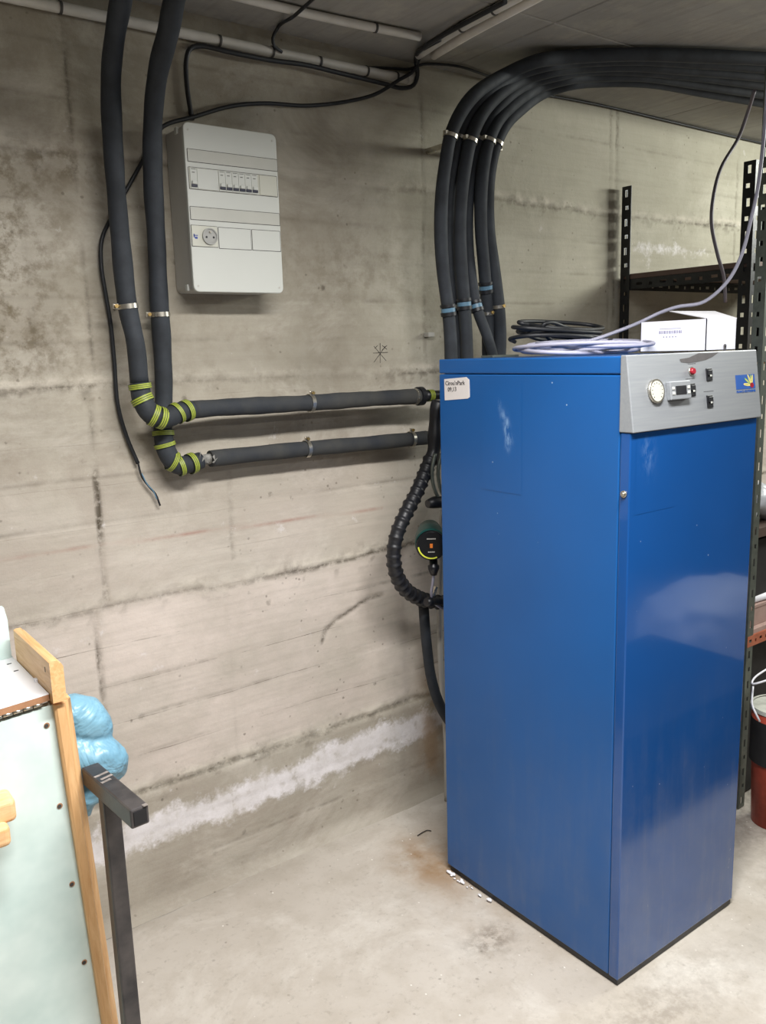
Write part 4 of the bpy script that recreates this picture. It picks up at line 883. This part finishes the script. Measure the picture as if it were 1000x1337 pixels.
# ------------------------------------------------------------------ workbench at the left
KY = 1.425
wb = empty('workbench', (.0, 1.7, 0), 'pale green painted workbench with pine edging at the lower left', 'workbench')
a0 = W(69, 925, 1, KY); a1 = W(132, 1337, 1, KY); r0 = W(95, 918, 1, KY); r1 = W(158, 1337, 1, KY)
sl = (a1.x-a0.x)/(a1.z-a0.z)
xl = lambda z: a0.x+sl*(z-a0.z)
zt = W(69, 920, 1, KY).z; tz0 = W(0, 943, 1, KY).z
b = MB(); XE = -.75
roll = (zt-tz0)/(a0.x-W(0, 943, 1, KY).x)
vs = [(xl(0), KY, 0), (xl(zt), KY, zt), (XE, KY, zt-roll*(xl(zt)-XE)), (XE, KY, 0)]
b.add(vs+[(x, KY+.018, z) for x, y, z in vs], [[0, 1, 2, 3], [7, 6, 5, 4], [0, 4, 5, 1], [1, 5, 6, 2], [2, 6, 7, 3], [3, 7, 4, 0]])
pn = b.build('front_panel', M_pale, wb)
for x, y in ((61, 947), (78, 1052), (94, 1154), (110, 1256)):
    p = W(x, y, 1, KY); b = MB().disc(p, (0, -1, 0), .0048, .0012, 14, 0); b.disc(p-Vector((.0008, .0013, 0)), (0, -1, 0), .0034, .0005, 10, 1); b.build('screw_hole', [M_mdf, M_gap], pn)
# edge batten with moulded profile
prof = [(0, 0), (0, -.010), (.004, -.013), (.016, -.013), (.019, -.010), (.019, -.004), (.023, -.003), (.026, -.001), (.032, .006), (.033, .03), (0, .03)]
z1_ = W(82, 915, 1, KY).z
b = MB(); vs = [(xl(z)+px_, KY+py_, z) for z in (0, z1_) for px_, py_ in prof]; n_ = len(prof)
b.add(vs, [list(range(n_))[::-1], list(range(n_, 2*n_))]+[[i, (i+1) % n_, (i+1) % n_+n_, i+n_] for i in range(n_)]); b.build('edge_batten', M_pine, wb)
# hinged top
zt2 = W(63, 905, 1, KY).z; TXR = W(63, 905, 1, KY).x; 
b = MB(); th_ = .011
vs = [(TXR, KY-.004, zt2), (TXR, 1.95, zt2), (XE, 1.95, zt2-roll*.7*(TXR-XE)), (XE, KY-.004, zt2-roll*.7*(TXR-XE))]
b.add(vs+[(x, y, z-.001) for x, y, z in vs], [[0, 1, 2, 3]]+[[0, 4, 5, 1], [1, 5, 6, 2], [2, 6, 7, 3], [3, 7, 4, 0], [7, 6, 5, 4]], 0)
vs = [(x, y, z-.001) for x, y, z in vs]; b.add(vs+[(x, y, z-th_) for x, y, z in vs], [[0, 4, 5, 1], [1, 5, 6, 2], [2, 6, 7, 3], [3, 7, 4, 0], [7, 6, 5, 4]], 1)
tp = b.build('worktop', [M_whitetop, M_mdf], wb)
for x, y in ((12, 866), (21, 875)):
    p = W(x, y, 2, zt2+.0005); MB().obox(Vector((p.x, p.y, zt2+.0002-roll*.7*(TXR-p.x))), (.008, .004, .0006), Matrix.Identity(3)).build('staple', M_gap, tp)
p = W(50, 889, 2, zt2); MB().box((p.x-.006, p.y-.004, zt2-.001), (p.x+.006, p.y+.006, zt2+.005), .001).build('chipped_corner', M_card, tp)
# long hinge under the top: knuckles
hg = MB(); 
for k in range(30):
    x = TXR-.012-k*.016; z = zt2-th_-.004-roll*.7*(TXR-x); hg.disc((x, KY-.002, z), (-1, 0, 0), .0034, .0145, 8)
hg.box((XE, KY+.001, zt-.2), (TXR-.004, KY+.003, zt-.19))
o = hg.build('long_hinge', M_steel, wb); o['kind'] = 'stuff'
MB().box((XE, KY+.02, .86), (xl(.9)+.02, 1.94, .875)).build('underframe', M_brown, wb)
for x in (XE+.02, xl(.5)-.03): MB().box((x-.02, 1.9, 0), (x+.02, 1.94, zt2-.06)).build('leg', M_pine, wb)
# upright rail along the right side of the top
BXr = TXR+.001; b0 = W(67, 905, 0, BXr); 
za_ = W(67, 869, 0, BXr); zt3 = za_.z; zb3 = zt2-.012; yb = W(18, 829, 0, BXr).y; yf = W(66, 890, 0, BXr).y-.003
pr = [(0, zb3), (0, zt3), (.004, zt3+.002), (.013, zt3+.002), (.016, zt3-.003), (.019, zt3-.004), (.022, zt3-.010), (.022, zb3)]
b = MB(); n_ = len(pr); b.add([(BXr+px_, yf, z) for px_, z in pr]+[(BXr+px_, yb, z) for px_, z in pr], [list(range(n_)), list(range(n_, 2*n_))[::-1]]+[[i, (i+1) % n_, (i+1) % n_+n_, i+n_] for i in range(n_)])
b.build('side_rail', M_piney, wb)
p = W(59, 874, 0, BXr); MB().obox(p+Vector((0.0, 0, 0)), (.0012, .002, .009), Matrix.Identity(3)).build('rail_nail', M_gap, wb)
# pale board standing on the top
q = W(17, 858, 2, zt2); yb2 = q.y; zt4 = W(12, 792, 1, yb2).z; zt5 = W(17, 808, 1, yb2).z
b = MB(); poly = [(q.x-.002, zt2-.001), (q.x-.002, zt5), (q.x-.006, zt4), (XE+.1, zt4), (XE+.1, zt2-.001)]
b.prism(poly, yb2, yb2+.016); tag(b.build('upright_board', M_pale, loc=(q.x-.1, yb2, zt2)), 'pale green board standing upright on the worktop at the left edge', 'board')
# two rounded pine blocks projecting from the front
cl_ = empty('pine_handle', tuple(W(0, 1080, 1, KY-.03)), 'two rounded pine blocks projecting from the front of the pale panel', 'handle')
p = W(22, 1058, 1, KY-.05); MB().box((p.x-.12, KY-.052, p.z-.018), (p.x, KY, p.z+.022), .009, seg=4).build('upper_block', M_pinex, cl_)
p = W(15, 1092, 1, KY-.07); MB().box((p.x-.12, KY-.072, p.z-.016), (p.x, KY, p.z+.020), .009, seg=4).build('lower_block', M_pinex, cl_)
# pale-blue inflated glove bundle behind the batten
def blob(paths):
    b = MB()
    for pts, rad in paths: b.tube(spline(pts, .008), .03, 18, 0, True, lambda i, t, rad=rad: np.interp(t, np.linspace(0, 1, len(rad)), rad))
    return b
Yg_ = 1.53
paths = [([W(72, 940, 1, Yg_), W(88, 934, 1, Yg_), W(106, 938, 1, Yg_), W(120, 952, 1, Yg_), W(122, 966, 1, Yg_+.01)], [.03, .040, .044, .040, .030]),
         ([W(70, 990, 1, Yg_-.02), W(95, 985, 1, Yg_-.02), W(120, 988, 1, Yg_-.02), W(138, 992, 1, Yg_-.02), W(140, 1008, 1, Yg_-.01)], [.03, .036, .040, .042, .034]),
         ([W(138, 998, 1, Yg_), W(128, 1022, 1, Yg_), W(112, 1042, 1, Yg_), W(112, 1064, 1, Yg_)], [.04, .032, .026, .010])]
o = blob(paths).build('blue_vinyl_bundle', M_bluerub, loc=tuple(W(115, 1060, 1, Yg_))); tag(o, 'bright light-blue puffy vinyl bundle tucked behind the workbench edge', 'vinyl bundle')
m = o.modifiers.new('re', 'REMESH'); m.mode = 'VOXEL'; m.voxel_size = .004; m.use_smooth_shade = True
m = o.modifiers.new('sm', 'SMOOTH'); m.iterations = 3
tx = bpy.data.textures.new('folds', 'CLOUDS'); tx.noise_scale = .04; m = o.modifiers.new('dis', 'DISPLACE'); m.texture = tx; m.strength = .01; m.mid_level = .5
# black steel stand
st = empty('steel_stand', (.412, 1.36, 0), 'worn black square-tube steel stand between the workbench and the wall', 'stand')
c0 = W(122, 1006, 2, .785); c1_ = W(181, 1062, 2, .785)
c0 = Vector((.404, 1.43, .785)); c1_ = Vector((.418, 1.232, .785)); d = (c1_-c0); L = d.length; d.normalize(); sxv = d.cross(Vector((0, 0, 1)))
R = Matrix((sxv, d, Vector((0, 0, 1)))).transposed()
bar = MB().obox((c0+c1_)/2, (.031, L, .033), R, .003).build('top_bar', M_tubesteel, st)
MB().obox(c1_+d*.0008, (.022, .0012, .024), R, .0004).build('end_cap', M_black, bar)
for k, (off, dx) in enumerate(((.03, .0), (.045, .003), (.058, -.003))):
    MB().obox(c0+d*(off+.02)+Vector((dx, 0, .0167)), (.026-.004*k, .006, .0004), Matrix.Rotation(.25, 3, 'Z')).build('bare_scratch', M_worn, bar)
MB().obox(c1_+Vector((.010, -.002, .0165))-d*.0+d*-.004, (.008, .008, .0006), R).build('bare_scratch', M_worn, bar)
MB().box((.396, 1.345, 0), (.425, 1.373, .769), .003).build('post', M_tubesteel, st)
MB().box((.396, 1.2, 0), (.425, 1.345, .03), .003).build('foot', M_tubesteel, st)

# ------------------------------------------------------------------ clutter across the aisle, seen only as reflections in the glossy door
b = MB()
bm = bmesh.new(); bmesh.ops.create_icosphere(bm, subdivisions=4, radius=1)
for v in bm.verts:
    c_ = v.co.copy(); sq = lambda a: math.copysign(abs(a)**.6, a); k = 1+.06*math.sin(c_.x*9+c_.z*7)*math.cos(c_.y*8)
    v.co = Vector((sq(c_.x)*.36*k, sq(c_.y)*.2*k, .24+sq(c_.z)*.24*(1-.12*abs(math.sin(c_.x*5)))))
b.add([v.co+Vector((3.3, .18, 0)) for v in bm.verts], [[v.index for v in f.verts] for f in bm.faces], 0, True); bm.free()
tag(b.build('rubble_sack', M_card, loc=(3.3, .18, 0)), 'full white sack on the floor across from the cabinet, mirrored in its door', 'sack')
lb = empty('low_chest', (2.3, .45, 0), 'dark low wooden chest on the floor facing the cabinet door', 'chest')
MB().box((1.75, .2, .02), (2.85, .72, .30), .008).build('chest_body', M_dark, lb); MB().box((1.74, .19, .30), (2.86, .73, .33), .006).build('lid', M_dark, lb)
for x in (1.8, 2.8):
    for y in (.25, .67): MB().box((x-.03, y-.03, 0), (x+.03, y+.03, .02)).build('foot', M_dark, lb)
